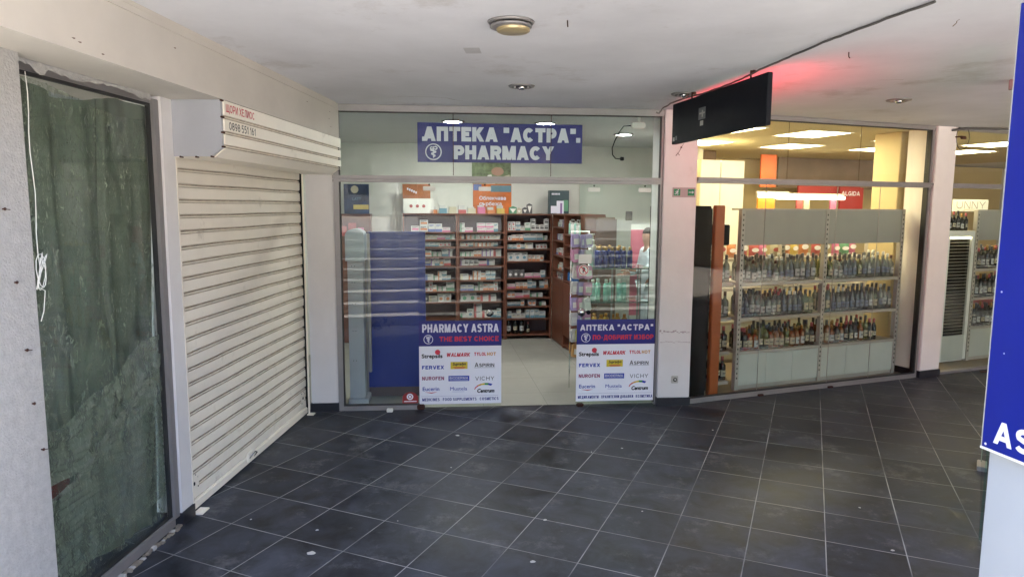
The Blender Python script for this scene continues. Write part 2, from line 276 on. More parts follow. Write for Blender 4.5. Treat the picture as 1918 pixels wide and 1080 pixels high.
# ------------------------------------------------------------------ lettering
def arc(cx, cy_, rx, ry, a0, a1, n=9): return [(cx+rx*math.cos(R(a0+(a1-a0)*i/n)), cy_+ry*math.sin(R(a0+(a1-a0)*i/n))) for i in range(n+1)]
GL = {
 'A': (.82, [('D', (0, 0), (.5, 1)), ('D', (1, 0), (.5, 1)), ('P', [(.22, .24), (.78, .24)])]),
 'B': (.72, [('P', [(0, -.1), (0, 1.1)]), ('P', [(0, 1), (.62, 1)]+arc(.62, .76, .34, .24, 90, -90)+[(0, .52)]), ('P', [(.3, .52), (.66, .52)]+arc(.66, .26, .36, .26, 90, -90)+[(0, 0)])]),
 'C': (.78, [('P', arc(.5, .5, .52, .5, 42, 318, 20))]),
 'D': (.76, [('P', [(0, -.1), (0, 1.1)]), ('P', [(0, 1), (.45, 1)]+arc(.45, .5, .55, .5, 90, -90, 14)+[(0, 0)])]),
 'E': (.64, [('P', [(0, -.1), (0, 1.1)]), ('P', [(0, 1), (1.15, 1)]), ('P', [(0, .52), (1, .52)]), ('P', [(0, 0), (1.15, 0)])]),
 'F': (.62, [('P', [(0, -.1), (0, 1.1)]), ('P', [(0, 1), (1.15, 1)]), ('P', [(0, .5), (.95, .5)])]),
 'G': (.8, [('P', arc(.5, .5, .52, .5, 42, 350, 20)), ('P', [(.55, .45), (1.05, .45)]), ('P', [(1, .45), (1, -.05)])]),
 'H': (.74, [('P', [(0, -.1), (0, 1.1)]), ('P', [(1, -.1), (1, 1.1)]), ('P', [(0, .52), (1, .52)])]),
 'I': (.2, [('P', [(.5, -.1), (.5, 1.1)])]),
 'K': (.78, [('P', [(0, -.1), (0, 1.1)]), ('D', (.22, .42), (.92, 1)), ('D', (.98, 0), (.42, .56))]),
 'L': (.6, [('P', [(0, -.1), (0, 1.1)]), ('P', [(0, 0), (1.15, 0)])]),
 'M': (.92, [('P', [(0, -.1), (0, 1.1)]), ('P', [(1, -.1), (1, 1.1)]), ('D', (.5, 0), (.07, 1)), ('D', (.5, 0), (.93, 1))]),
 'N': (.76, [('P', [(0, -.1), (0, 1.1)]), ('P', [(1, -.1), (1, 1.1)]), ('D', (.93, 0), (.07, 1))]),
 'O': (.82, [('P', arc(.5, .5, .52, .5, 0, 360, 26))]),
 'P': (.7, [('P', [(0, -.1), (0, 1.1)]), ('P', [(0, 1), (.6, 1)]+arc(.6, .7, .42, .3, 90, -90)+[(0, .4)])]),
 'R': (.74, [('P', [(0, -.1), (0, 1.1)]), ('P', [(0, 1), (.6, 1)]+arc(.6, .73, .4, .27, 90, -90)+[(0, .46)]), ('D', (.98, 0), (.6, .5))]),
 'S': (.72, [('P', arc(.5, .76, .46, .25, 25, 230, 12)[:-1]+arc(.5, .25, .5, .26, 62, -155, 14))]),
 'T': (.72, [('P', [(-.12, 1), (1.12, 1)]), ('P', [(.5, -.1), (.5, 1)])]),
 'U': (.76, [('P', [(0, 1.1), (0, .4)]+arc(.5, .4, .5, .4, 180, 360, 14)+[(1, 1.1)])]),
 'V': (.78, [('D', (.5, 0), (0, 1)), ('D', (.5, 0), (1, 1))]),
 'W': (1.1, [('D', (.25, 0), (0, 1)), ('D', (.25, 0), (.5, 1)), ('D', (.75, 0), (.5, 1)), ('D', (.75, 0), (1, 1))]),
 'X': (.78, [('D', (0, 0), (1, 1)), ('D', (1, 0), (0, 1))]),
 'Y': (.8, [('D', (.5, .42), (0, 1)), ('D', (.5, .42), (1, 1)), ('P', [(.5, -.1), (.5, .5)])]),
 'П': (.74, [('P', [(0, -.1), (0, 1), (1, 1), (1, -.1)])]),
 'Д': (.9, [('P', [(-.06, 0), (1.06, 0)]), ('P', [(.85, 0), (.85, 1)]), ('P', [(.34, 1), (.98, 1)]), ('D', (.12, 0), (.33, 1)), ('P', [(0, -.3), (0, 0)]), ('P', [(1, -.3), (1, 0)])]),
 'Б': (.72, [('P', [(0, -.1), (0, 1.1)]), ('P', [(0, 1), (1, 1)]), ('P', [(0, .58), (.6, .58)]+arc(.6, .29, .42, .29, 90, -90)+[(0, 0)])]),
 'И': (.76, [('P', [(0, -.1), (0, 1.1)]), ('P', [(1, -.1), (1, 1.1)]), ('D', (.07, 0), (.93, 1))]),
 'Я': (.74, [('P', [(1, -.1), (1, 1.1)]), ('P', [(1, 1), (.4, 1)]+arc(.4, .73, .4, .27, 90, 270)+[(1, .46)]), ('D', (.02, 0), (.4, .5))]),
 'З': (.7, [('P', arc(.42, .76, .48, .25, 150, -90, 12)), ('P', arc(.42, .26, .54, .27, 90, -150, 12))]),
 'Щ': (1.05, [('P', [(0, 1.1), (0, 0), (.9, 0), (.9, 1.1)]), ('P', [(.45, 0), (.45, 1.1)]), ('P', [(.9, 0), (1.05, 0), (1.05, -.3)])]),
 'Л': (.8, [('P', [(1, -.1), (1, 1), (.35, 1), (.28, .3), (.2, .03), (-.05, 0)])]),
 '0': (.68, [('P', arc(.5, .5, .5, .5, 0, 360, 22))]),
 '1': (.45, [('P', [(.8, -.1), (.8, 1.1)]), ('D', (.1, .7), (.7, 1))]),
 '5': (.68, [('P', [(.95, 1), (.15, 1), (.08, .52)]+arc(.46, .3, .5, .32, 110, -140, 12))]),
 '6': (.68, [('P', arc(.5, .31, .48, .31, 0, 360, 16)), ('P', arc(.62, .34, .62, .66, 178, 78, 9))]),
 '8': (.68, [('P', arc(.5, .76, .42, .24, 0, 360, 16)), ('P', arc(.5, .27, .5, .27, 0, 360, 16))]),
 '9': (.68, [('P', arc(.5, .69, .48, .31, 0, 360, 16)), ('P', arc(.38, .66, .62, .66, -2, -102, 9))]),
 '-': (.4, [('P', [(0, .42), (1, .42)])]), '.': (.2, [('P', [(.5, -.06), (.5, .16)])]), '•': (.3, [('P', [(.1, .42), (.9, .42)])]),
 '"': (.42, [('P', [(.1, .68), (.1, 1.1)]), ('P', [(.9, .68), (.9, 1.1)])]),
}
HOMO = dict(zip('АВЕКМНОРСТХ', 'ABEKMHOPCTX'))
def text(mb, s, x0, x1, z0, h, y, m, bold=.2, sp=.13, shear=0, mirror=False):
    """block capitals, baseline z0, height h, fitted between x0 and x1, laid on the plane y (facing -y)"""
    s = ''.join(HOMO.get(c, c) for c in s); adv = []; x = 0
    for c in s:
        if c == ' ': x += .34; continue
        adv.append((c, x)); x += GL[c][0] + sp
    tot = x - sp; k = (x1-x0)/tot; t = bold; e = 0
    for c, ax in adv:
        w = GL[c][0]
        sw = min(t*h/k, w*.9)
        def mp(p):
            X = ax + sw*.5 + p[0]*(w-sw)
            if p[0] == 1.15 or p[0] == 1.12: X = ax + w
            if p[0] == -.12: X = ax
            return X, {-.1: 0, 1.1: 1, -.3: -.2}.get(p[1], t/2 + p[1]*(1-t))
        for st in GL[c][1]:
            e += 1; yy = y - .00012*(e % 4)
            def add(q):
                out = []
                for X, Y in q:
                    Y = Y*h; X = X*k + shear*Y
                    if mirror: X = (x1-x0)-X
                    out.append((x0+X, yy, z0+Y))
                mb.poly(out, [tuple(range(len(out)))], m)
            if st[0] == 'D':
                (xa, ya), (xb, yb) = mp(st[1]), mp(st[2])
                if st[1][1] == 0: ya = 0
                if st[2][1] == 1: yb = 1
                dx, dy = (xb-xa)*k, (yb-ya)*h; hw = t*h*math.hypot(dx, dy)/abs(dy)/2/k*.98
                add([(xa-hw, ya), (xa+hw, ya), (xb+hw, yb), (xb-hw, yb)])
            else:
                P = [Vector((mp(p)[0]*k, mp(p)[1]*h)) for p in st[1]]
                closed = (P[0]-P[-1]).length < 1e-6; n = len(P); Lf, Rg = [], []
                for i in range(n):
                    if closed: a, b = P[(i-1) % (n-1)], P[(i+1) % (n-1)]
                    else: a, b = P[max(i-1, 0)], P[min(i+1, n-1)]
                    d0 = (P[i]-a); d1 = (b-P[i])
                    if d0.length < 1e-9: d0 = d1
                    if d1.length < 1e-9: d1 = d0
                    d0 = d0.normalized(); d1 = d1.normalized(); nn = Vector((-(d0+d1).y, (d0+d1).x))
                    nn = nn.normalized() if nn.length > 1e-6 else Vector((-d0.y, d0.x)); cs = max(.5, nn.dot(Vector((-d1.y, d1.x))))
                    o = nn*(t*h/2/cs); Lf.append(P[i]+o); Rg.append(P[i]-o)
                for i in range(n-1): add([(q.x/k, q.y/h) for q in (Lf[i], Rg[i], Rg[i+1], Lf[i+1])])
_dg = None
def ftext(mb, s, x0, x1, z0, h, y, m, fat=0, shear=0, lat=.7):
    """mixed case words in the built-in font, outline copies a hair apart make it bolder"""
    c = bpy.data.curves.new('t', 'FONT'); c.body = s; c.shear = shear; c.fill_mode = 'FRONT'; c.resolution_u = 3
    o = bpy.data.objects.new('t', c); COL.objects.link(o); bpy.context.view_layer.update()
    me = bpy.data.meshes.new_from_object(o.evaluated_get(bpy.context.evaluated_depsgraph_get()))
    xs = [v.co.x for v in me.vertices]; xa, xb = min(xs), max(xs); kx = (x1-x0)/(xb-xa); kz = h/lat
    offs = [(0, 0)] + ([(fat, 0), (-fat, 0), (0, fat), (0, -fat)] if fat else [])
    for i, (ax, az) in enumerate(offs):
        mb.poly([(x0+(v.co.x-xa)*kx+ax*h, y-.0001*i, z0+v.co.y*kz+az*h) for v in me.vertices], [tuple(p.vertices) for p in me.polygons], m)
    bpy.data.objects.remove(o); bpy.data.curves.remove(c); bpy.data.meshes.remove(me)
def ring(mb, cx, cz, r0, r1, y, m, n=28, a0=0, a1=360, sq=1):
    P = [(cx+r*math.cos(R(a0+(a1-a0)*i/n)), y, cz+sq*r*math.sin(R(a0+(a1-a0)*i/n))) for i in range(n+1) for r in (r0, r1)]
    mb.poly(P, [(2*i, 2*i+1, 2*i+3, 2*i+2) for i in range(n)], m)
def rect(mb, x0, x1, z0, z1, y, m): mb.poly([(x0, y, z0), (x1, y, z0), (x1, y, z1), (x0, y, z1)], [(0, 1, 2, 3)], m)
def disc(mb, cx, cz, r, y, m, n=16): mb.poly([(cx+r*math.cos(2*PI*i/n), y, cz+r*math.sin(2*PI*i/n)) for i in range(n)], [tuple(range(n))], m)
def emblem(mb, cx, cz, r, y, m):     # circle with a staff and a coiled snake
    ring(mb, cx, cz, r*.86, r, y, m)
    rect(mb, cx-r*.06, cx+r*.06, cz-r*.72, cz+r*.66, y, m)
    pts = [(-math.sin(i*.85)*r*(.40-.014*i), r*(.34-.062*i)) for i in range(16)]
    for i in range(15):
        (xa, za), (xb, zb) = pts[i], pts[i+1]; w = r*.08; dx, dz = xb-xa, zb-za; l = math.hypot(dx, dz); nx, nz = -dz/l*w, dx/l*w
        yy = y-.0002-.00005*(i % 3)
        mb.poly([(cx+xa-nx, yy, cz+za-nz), (cx+xb-nx, yy, cz+zb-nz), (cx+xb+nx, yy, cz+zb+nz), (cx+xa+nx, yy, cz+za+nz)], [(0, 1, 2, 3)], m)
    ring(mb, cx+r*.26, cz+r*.46, r*.10, r*.24, y-.0004, m, 14, -120, 150); ring(mb, cx-r*.22, cz+r*.44, r*.08, r*.20, y-.0005, m, 14, 30, 280)
    rect(mb, cx-r*.42, cx+r*.42, cz+r*.28, cz+r*.38, y-.0006, m)
# ------------------------------------------------------------------ ground, stairs, building shell
HCEIL = 2.72
struct('floor', MB().box(-9, 8.0, 1.6, 14, -.2, 0, m_floor))
m_step = mat('blue grey stone step', (.46, .45, .43), .7, var=.12, scale=4); m_nose = mat('pale step nosing', (.56, .55, .54), .8)
st = MB()
for k in range(9): st.box(-7, 7.9, 1.6-.36*k-.36 if k < 8 else -16, 1.6-.36*k, -.2, .15*(k+1), m_step)
for k in range(9): st.box(-7, 7.9, 1.6-.36*k-.04, 1.6-.36*k+.012, .15*(k+1)-.022, .15*(k+1)+.003, m_nose)
struct('stairs', st)
m_pave = mat('sunlit paving', (.62, .56, .48), .8, var=.1)
struct('side_court', MB().box(8.0, 60, -60, 60, -.3, -.004, m_pave))
struct('plaza', MB().box(-60, 7.99, -60, -16.01, -.3, 1.345, m_pave))
struct('ceiling', MB().box(-9, 15, 1.45, 16, HCEIL, HCEIL+.2, m_ceil))
single('building', MB().box(-9, 15, 1.45, 16, HCEIL+.201, 9, m_plaster).box(15.01, 15.3, -1.5, 16, -.004, 9, mat('added dark blocker wall', (.12, .085, .06), .9, var=.2)).box(-9.2, -9, 1.45, 16, 0, 9, m_plaster).box(-9, 15, 15.8, 16, 0, HCEIL, m_plaster),  # dark wall at the right end added out of view to cut store glass reflections
       'cream painted storeys of the building above the arcade', 'building')

# the far side of the square, seen only as reflections in the shop glass
def house(x0, x1, y, h, m, label):
    t = Thing('town_house', label, 'building', WD, (x0, y, 1.35), 'houses across the square')
    t.part('wall', MB().box(x0, x1, y-6, y, 1.35, h, m)); n = int((x1-x0)/2.6)
    for i in range(n):
        for z in (2.4, 5.4, 8.2):
            if z+1.5 < h:
                a = x0+1+i*2.6; t.part('window', MB().box(a, a+1.2, y+.002, y+.05, z, z+1.5, m_fridge).box(a-.08, a+1.28, y+.002, y+.08, z-.1, z-.01, m_white2))
house(-22, -6, -21, 9.5, mat('pale render', (.62, .52, .40), .8, var=.1), 'beige town house across the square on the left')  # wall tones here are the render's own colours
house(-5.6, 5, -24, 8.5, mat('white render', (.72, .66, .58), .8, var=.1), 'white town house in the middle across the square')
house(5.4, 24, -20, 10, mat('pink render', (.6, .42, .34), .8, var=.1), 'pinkish town house across the square on the right')
house(26, 40, -16, 10, mat('ochre render', (.45, .33, .2), .8, var=.1), 'ochre town house beyond the side court')
rl = Thing('stair_railing', 'white tubular handrail beside the stairs', 'railing', WD, (-.9, -.6, .9))
rl.part('handrail', MB().tube([(-.9, -.5, 1.85), (-.9, -1.6, 2.3), (-.9, -4, 2.3)], .03, m_white2))
for y, z in ((-.6, .9), (-1.5, 1.3), (-2.6, 1.35), (-3.8, 1.35)): rl.part('post', MB().tube([(-.9, y, z), (-.9, y, z+.93)], .02, m_white2))

# ------------------------------------------------------------------ left side: beam, plastered wall, wrapped door, shutter
XW = -2.09; XB = -1.8
bm_ = Thing('ceiling_beam', 'cream painted downstand beam above the shutter and the wrapped door', 'beam', WD, (XB, 2, 2.43))
bm_.part('beam_body', MB().box(-2.6, XB, -1, 5.985, 2.43, HCEIL-.001, m_plaster))
bm_.part('cover_strip', MB().box(XB, XB+.006, 0, 5.9, 2.672, 2.70, m_plaster).box(XB, XB+.008, 0, 5.9, 2.70, 2.7195, m_plaster))
nails = MB(); m_chip = mat('bare chipped patch', (.20, .14, .11), .9, var=.3, scale=50)
for (y, z) in ((2.62, 2.475), (2.655, 2.468), (2.79, 2.452), (3.35, 2.6), (5.2, 2.62), (5.72, 2.56), (5.74, 2.62), (5.76, 2.5)):
    nails.prism([(y+.009*math.cos(a*1.05)*(1+.6*math.sin(a*3.1+y*9)), z+.004*math.sin(a*1.05)*(1+.5*math.cos(a*2))) for a in range(6)], 0, .0012, m_chip)
nn = MB()
for i in range(len(nails.v)): nails.v[i] = Vector((XB+nails.v[i].y, nails.v[i].x, nails.v[i].z))
bm_.part('paint_chips', nails)
wl = Thing('plastered_wall', 'rough grey plastered wall with fresh white paint along its edge and foot', 'wall', WD, (-2.04, 2, 0))
wl.part('rough_plaster', MB().box(-2.6, -2.04, -1, 2.638, 0, 2.429, m_rough))
edge = [(2.64, 0), (2.64, 2.4295), (2.575, 2.4295), (2.57, 2.2), (2.578, 1.9), (2.565, 1.6), (2.573, 1.3), (2.57, 1.15), (2.56, 1.02), (2.545, .98), (2.50, .965), (2.44, .93), (2.36, .9), (2.2, .88), (1.6, .8), (-1, .8), (-1, 0)]
pe = MB(); k = len(edge); pe.poly([(-2.04, y, z) for y, z in edge]+[(-2.036, y, z) for y, z in edge], [tuple(range(k, 2*k))]+[(i, (i+1) % k, (i+1) % k+k, i+k) for i in range(k)], m_white)
pe.box(-2.14, -2.036, 2.6381, 2.642, 0, 2.4295, m_white)
wl.part('white_paint_edge', pe)
for i, (y, z) in enumerate(((2.47, 2.20), (2.44, 2.08), (2.5, 1.83), (2.53, 1.55), (2.555, 1.28), (2.57, 1.06), (2.6, .86))):
    s_ = MB().tube([(-2.045, y, z), (-2.030, y+.002, z-.001)], .003, m_rust, 7).tube([(-2.031, y, z), (-2.028, y, z)], .0062, m_rust, 8)
    if i % 2 == 0: s_.tube([(-2.03, y, z), (-2.022, y+.016, z-.003)], .0018, m_rust, 6)
    wl.part('rusty_screw', s_)
wl.part('wall_patch', MB().lathe([(.001, 0), (.016, .001), (.014, .002), (.001, .0022)], (0, 0, 0), mat('grey filler', (.22, .22, .2), .9), 14))
o = wl.e.children[-1]; o.rotation_euler = (0, PI/2, 0); o.location = Vector((-2.04, 2.44, 1.12))-wl.org; o.data.transform(Matrix.Translation(wl.org))
# wrapped door
gd = Thing('shop_door_front', 'glazed shop door covered from inside with wrinkled green sheeting and clear film', 'shop front', WD, (-2.12, 3.1, 0))
fr = MB()
fr.bbox(-2.15, -2.10, 3.655, 3.705, .06, 2.41, m_alu, .003).bbox(-2.15, -2.10, 2.60, 3.655, .02, .075, m_alu, .003).bbox(-2.155, -2.12, 2.6, 3.655, 2.385, 2.43, m_alu, .003)
fr.box(-2.14, -2.118, 3.643, 3.655, .075, 2.385, m_alud).box(-2.14, -2.118, 2.6, 3.643, 2.372, 2.385, m_alud).box(-2.14, -2.118, 2.6, 3.643, .075, .083, m_alud)
gd.part('frame', fr)
gd.part('pane', MB().box(-2.134, -2.127, 2.58, 3.648, .08, 2.378, glassmat('door pane', (.95, .97, .95), 1.33, .06)))
ml = MB(); random.seed(3)
m_mort = mat('crumbled mortar', (.25, .21, .165), .95, var=.3, scale=40, bump=.5, bscale=60)
for i in range(44):
    y = 2.62+i*.0245; w = random.uniform(.012, .034); hh = random.uniform(.006, .022)
    ml.bbox(-2.11+random.uniform(-.01, .01), -2.088+random.uniform(-.006, .016), y, y+w, 0, hh, m_mort if i % 4 else m_rough, .002)
gd.part('broken_mortar', ml)
random.seed(8); zz = [random.uniform(-.006, .006)+.008*math.sin(i*.31)-(.03 if 5 < i < 9 else 0) for i in range(40)]
gd.part('tape_strip', MB().poly([(-2.096, 2.64+.026*i, 2.4285 if j else 2.405+zz[i]) for i in range(39) for j in (0, 1)], [(2*i, 2*i+1, 2*i+3, 2*i+2) for i in range(38)], m_rough))
def cloth(nu, nv, fn, m, th=None):
    mb = MB(); P = [fn(i/nu, j/nv) for j in range(nv+1) for i in range(nu+1)]
    mb.poly(P, [(j*(nu+1)+i, j*(nu+1)+i+1, (j+1)*(nu+1)+i+1, (j+1)*(nu+1)+i) for j in range(nv) for i in range(nu)], m, True); return mb
m_green = mat('green grey fabric', (.165, .185, .15), .75, var=.35, scale=3, bump=.3, bscale=14)
def fgreen(u, v):
    y = 2.5+1.20*u; z = .06+2.3*v
    fold = .018*math.sin(u*19+1.6*math.sin(v*2.2))+.010*math.sin(u*43+2.3*v)+.006*math.sin(v*9+u*7)+.012*math.sin(v*3+u*30)
    fold -= .045*math.exp(-((u-.70-.05*(1-v)-.01*math.sin(v*7))/.011)**2)+.02*math.exp(-((u-.30-.03*v)/.02)**2)
    return (-2.19-.02+fold-.05*abs(math.sin(u*3.1+.3))*(1-v), y, z + (.03*math.sin(u*9) if v == 1 else 0))
single('green_sheet', cloth(90, 60, fgreen, m_green), 'grey green fabric sheet hanging in folds behind the wrapped door glass', 'sheet')
m_film = bpy.data.materials.new('crinkled clear film'); m_film.use_nodes = True
def filmmat(m, fcol=(.50, .55, .44, 1), lo=.04, hi=.34, hl=.55, met=.35):
    nt = m.node_tree; n = nt.nodes; L = nt.links
    for x in list(n): n.remove(x)
    o = n.new('ShaderNodeOutputMaterial'); t = n.new('ShaderNodeBsdfTransparent'); t.inputs[0].default_value = (.86, .9, .88, 1)
    g = n.new('ShaderNodeBsdfPrincipled'); g.inputs['Base Color'].default_value = fcol; g.inputs['Roughness'].default_value = .2; g.inputs['Metallic'].default_value = met
    tc = n.new('ShaderNodeTexCoord'); mp = n.new('ShaderNodeMapping'); mp.inputs['Scale'].default_value = (1, 1, .32); L.new(tc.outputs['Object'], mp.inputs[0])
    v = n.new('ShaderNodeTexNoise'); v.inputs['Scale'].default_value = 48; v.inputs['Detail'].default_value = 6; v.inputs['Roughness'].default_value = .65; v.inputs['Distortion'].default_value = 1.6; L.new(mp.outputs[0], v.inputs['Vector'])
    v2 = n.new('ShaderNodeTexNoise'); v2.inputs['Scale'].default_value = 5; v2.inputs['Detail'].default_value = 4; v2.inputs['Distortion'].default_value = 2.2; L.new(mp.outputs[0], v2.inputs['Vector'])
    ad = n.new('ShaderNodeMath'); ad.operation = 'ADD'; L.new(v.outputs[0], ad.inputs[0]); L.new(v2.outputs[0], ad.inputs[1])
    bp = n.new('ShaderNodeBump'); bp.inputs['Strength'].default_value = 1; bp.inputs['Distance'].default_value = .05; L.new(ad.outputs[0], bp.inputs['Height']); L.new(bp.outputs[0], g.inputs['Normal'])
    r = n.new('ShaderNodeMapRange'); r.inputs[1].default_value = .43; r.inputs[2].default_value = .6; r.inputs[3].default_value = lo; r.inputs[4].default_value = hi; L.new(v2.outputs[0], r.inputs[0])
    r2 = n.new('ShaderNodeMapRange'); r2.inputs[1].default_value = .53; r2.inputs[2].default_value = .60; r2.inputs[4].default_value = hl; L.new(v.outputs[0], r2.inputs[0])  # lighter, denser patches paint highlights into the film
    a2 = n.new('ShaderNodeMath'); a2.operation = 'ADD'; a2.use_clamp = True; L.new(r.outputs[0], a2.inputs[0]); L.new(r2.outputs[0], a2.inputs[1])
    mx = n.new('ShaderNodeMixShader'); L.new(a2.outputs[0], mx.inputs[0]); L.new(t.outputs[0], mx.inputs[1]); L.new(g.outputs[0], mx.inputs[2]); L.new(mx.outputs[0], o.inputs[0])
filmmat(m_film)
m_film2 = bpy.data.materials.new('folded clear film'); m_film2.use_nodes = True; filmmat(m_film2, (.42, .47, .37, 1), .42, .62, .3, .1)
def crumple(y, z, k=1.0):
    a = abs(math.sin(y*23+3.1*math.sin(z*4.1)+1.3*math.sin(z*11+y*6))); b_ = abs(math.sin(z*17+y*21+2.2*math.sin(y*13+z*3))); c_ = abs(math.sin(y*61+z*9+2*math.sin(z*23)))
    return .010*(1-a)**3+.006*(1-b_)**2*k+.004*(1-c_)**2
def ffilm(u, v):
    y = 2.56+1.09*u; z = .09+2.24*v+.04*math.sin(u*5+.5)*v
    return (-2.158+crumple(y, z), y, z)
single('clear_film', cloth(150, 260, ffilm, m_film), 'crinkled clear plastic film taped inside the wrapped door glass', 'plastic film')
# a lower swag of film, gathered towards the right
def fswag(u, v):
    y = 2.565+1.08*u; top = .90+.26*u-.16*math.sin(u*PI)*(1-u)+.02*math.sin(u*17); bot = .66+.16*u-.10*math.sin(u*PI)
    z = bot+(top-bot)*v
    return (-2.150+.014*abs(math.sin(v*7+2.2*math.sin(u*5)))+.006*abs(math.sin(v*21+u*26)), y, z)
single('film_swag', cloth(120, 60, fswag, m_film2), 'gathered upper swag of clear plastic film across the middle of the wrapped door', 'plastic film')
def fswag2(u, v):
    y = 2.565+1.08*u; top = .52+.50*u**1.3+.015*math.sin(u*14); bot = .12+.10*u
    z = bot+(top-bot)*v; fan = math.atan2(z-.45, 3.9-y)
    return (-2.152+.012*abs(math.sin(fan*30+3*math.sin(v*3)))*(.3+.7*v)+.006*abs(math.sin(fan*71+v*9))+(.014 if v > .93 else 0), y, z)
single('film_skirt', cloth(140, 90, fswag2, m_film2), 'fanned folds of clear plastic film hanging at the foot of the wrapped door', 'plastic film')
m_redc = mat('dark red cloth', (.20, .02, .025), .8, var=.4, scale=20)
single('red_cloth', cloth(24, 18, lambda u, v: (-2.176+.008*math.sin(u*20+v*3), 2.56+(.46-.14*v-.10*math.sin(v*5)**2)*u, .50+(.34-.12*u)*v+.05*math.sin(u*4)), m_redc), 'dark red cloth bundled behind the film near the foot of the wrapped door', 'cloth')
def rope(name, pts, r, m, label, cat, parent=None):
    return single(name, MB().tube(pts, r, m, 6), label, cat, WD, pts[0])
pts = [(-2.03, 2.655+.006*math.sin(i*1.3), 2.36-i*.078) for i in range(11)]
kn = []
for i in range(40): a = i*.62; kn.append((-2.03+.006*math.sin(a*.7), 2.66+.026*math.sin(a)*(1-.3*math.sin(i*.35)), 1.58-.0+.055*math.cos(a*.93)-.02*math.sin(i*.5)))
rope('string', pts+kn+[(-2.03, 2.675, 1.5), (-2.03, 2.66, 1.42), (-2.03, 2.64, 1.38)], .0017, m_white2, 'thin white cord with a knotted loop hanging at the wrapped door', 'cord')

pr = Thing('narrow_pier', 'narrow white painted pier between the wrapped door and the shutter', 'pier', WD, (XW, 3.77, 0))
pr.part('pier_body', MB().bbox(-2.3, XW, 3.706, 3.835, .075, 2.4295, m_pil, .004)); pr.part('skirting', MB().box(-2.3, XW+.008, 3.70, 3.84, 0, .075, m_plinth))
sh = Thing('roller_shutter', 'closed cream roller shutter with grimy slats', 'roller shutter', WD, (-2.13, 4.85, 0))
P = 0.0905; prof = []; gm_ = []
z = .07
while z < 2.12:
    for q, dk in (((.003, .0), 0), ((.010, .006), 0), ((.0108, .040), 0), ((.0095, P-.0215), 1), ((-.003, P-.020), 1), ((-.003, P-.017), 0), ((.006, P-.016), 0), ((.006, P-.009), 1), ((-.006, P-.008), 1), ((-.006, P-.0015), 1)):
        prof.append((q[0], z+q[1])); gm_.append(dk)
    z += P
sb = MB(); k = len(prof); xs0 = -2.125; NY = 14
def bow(y, a, b): return (xs0+a+.0025*math.sin(y*3.1+b*2.0)+.0015*math.sin(y*9+b*17), y, b+.0012*math.sin(y*5+b*11))
for mm in (0, 1):
    P_ = [bow(3.86+1.998*j/NY, a, b) for j in range(NY+1) for a, b in prof]
    sb.poly(P_, [(j*k+i, j*k+i+1, (j+1)*k+i+1, (j+1)*k+i) for j in range(NY) for i in range(k-1) if gm_[i] == mm], (m_slat, m_groove)[mm])
sh.part('slats', sb)
sh.part('bottom_bar', MB().bbox(-2.135, -2.105, 3.85, 5.865, .012, .068, m_slat, .006))
for y in (3.838, 5.868): sh.part('guide_rail', MB().box(-2.14, -2.10, y, y+.022, .0, 2.14, m_dark if y > 5 else m_dark).box(-2.10, -2.088, y-.004, y+.006, 0, 2.14, m_slat))
for yy in (3.9, 5.78):
    hp = MB()
    for a, b, r_ in ((0, 0, .012), (.045, .03, .005), (.045, -.03, .005), (-.03, .045, .005), (-.03, -.04, .005), (.02, .05, .004)): hp.tube([(-2.1145, yy+a, .17+b), (-2.113, yy+a, .17+b)], r_, m_dark, 10)
    sh.part('bolt_plate', hp.bbox(-2.1165, -2.1145, yy-.045, yy+.06, .12, .225, m_slat, .001))
sh.part('lock_hasp', MB().tube([(-2.1, 4.62, .05), (-2.07, 4.625, .09), (-2.065, 4.66, .10), (-2.07, 4.70, .08), (-2.1, 4.70, .04)], .005, m_chrome, 6).bbox(-2.11, -2.09, 4.61, 4.71, .03, .10, m_slat, .004))
for y, w in ((3.84, .09), (5.82, .06)): sh.part('foot_tab', MB().bbox(-2.10, -2.04, y, y+w, .002, .012, m_slat, .003))
hx = Thing('shutter_housing', 'boxy cream shutter housing with a grey end plate and a phone number', 'shutter housing', WD, (-1.95, 3.82, 2.12))
ep = [(XW+.001, 2.4285), (XW+.001, 2.118), (-1.872, 2.118), (-1.808, 2.165), (-1.808, 2.4285)]
hx.part('end_plate', MB().prism(ep, 3.815, 3.835, m_boxs))
hb = MB(); hb.prism([(-1.812, 2.4275), (-1.812, 2.17), (-1.865, 2.118), (-2.089, 2.118), (-2.089, 2.4275)], 3.8355, 6.028, m_groove)
pz = [2.4278, 2.347, 2.338, 2.331, 2.262, 2.253, 2.246, 2.184, 2.177, 2.168]
for z1, z0 in ((2.4278, 2.348), (2.339, 2.334), (2.326, 2.262), (2.254, 2.249), (2.241, 2.186), (2.1785, 2.1735)): hb.bbox(-1.8119, -1.80 if z1-z0 > .02 else -1.803, 3.836, 6.03, z0, z1, m_slat, .0015)
hb.prism([(-1.800, 2.1655), (-1.812, 2.1655), (-1.866, 2.1178), (-2.088, 2.1178), (-2.088, 2.1145), (-1.864, 2.1145)], 3.836, 6.03, m_slat)
hx.part('cover', hb)
for x, z in ((-1.806, 2.425), (-1.806, 2.335), (-1.806, 2.25), (-1.806, 2.172), (-1.872, 2.118), (-1.96, 2.116), (-2.05, 2.116)): hx.part('rivet', MB().bbox(x-.006, x+.006, 3.810, 3.842, z-.005, z+.005, m_rust, .002))
def turned(mb):        # lettering laid out in x, z on y=0 turned to face +x on the housing front
    for i, v in enumerate(mb.v): mb.v[i] = Vector((-1.7992-v.y, v.x, v.z))
    return mb
tx = MB(); text(tx, 'ЩОРИ ХЕЛИОС', 3.86, 4.24, 2.367, .044, 0, m_red, bold=.15); hx.part('lettering', turned(tx))
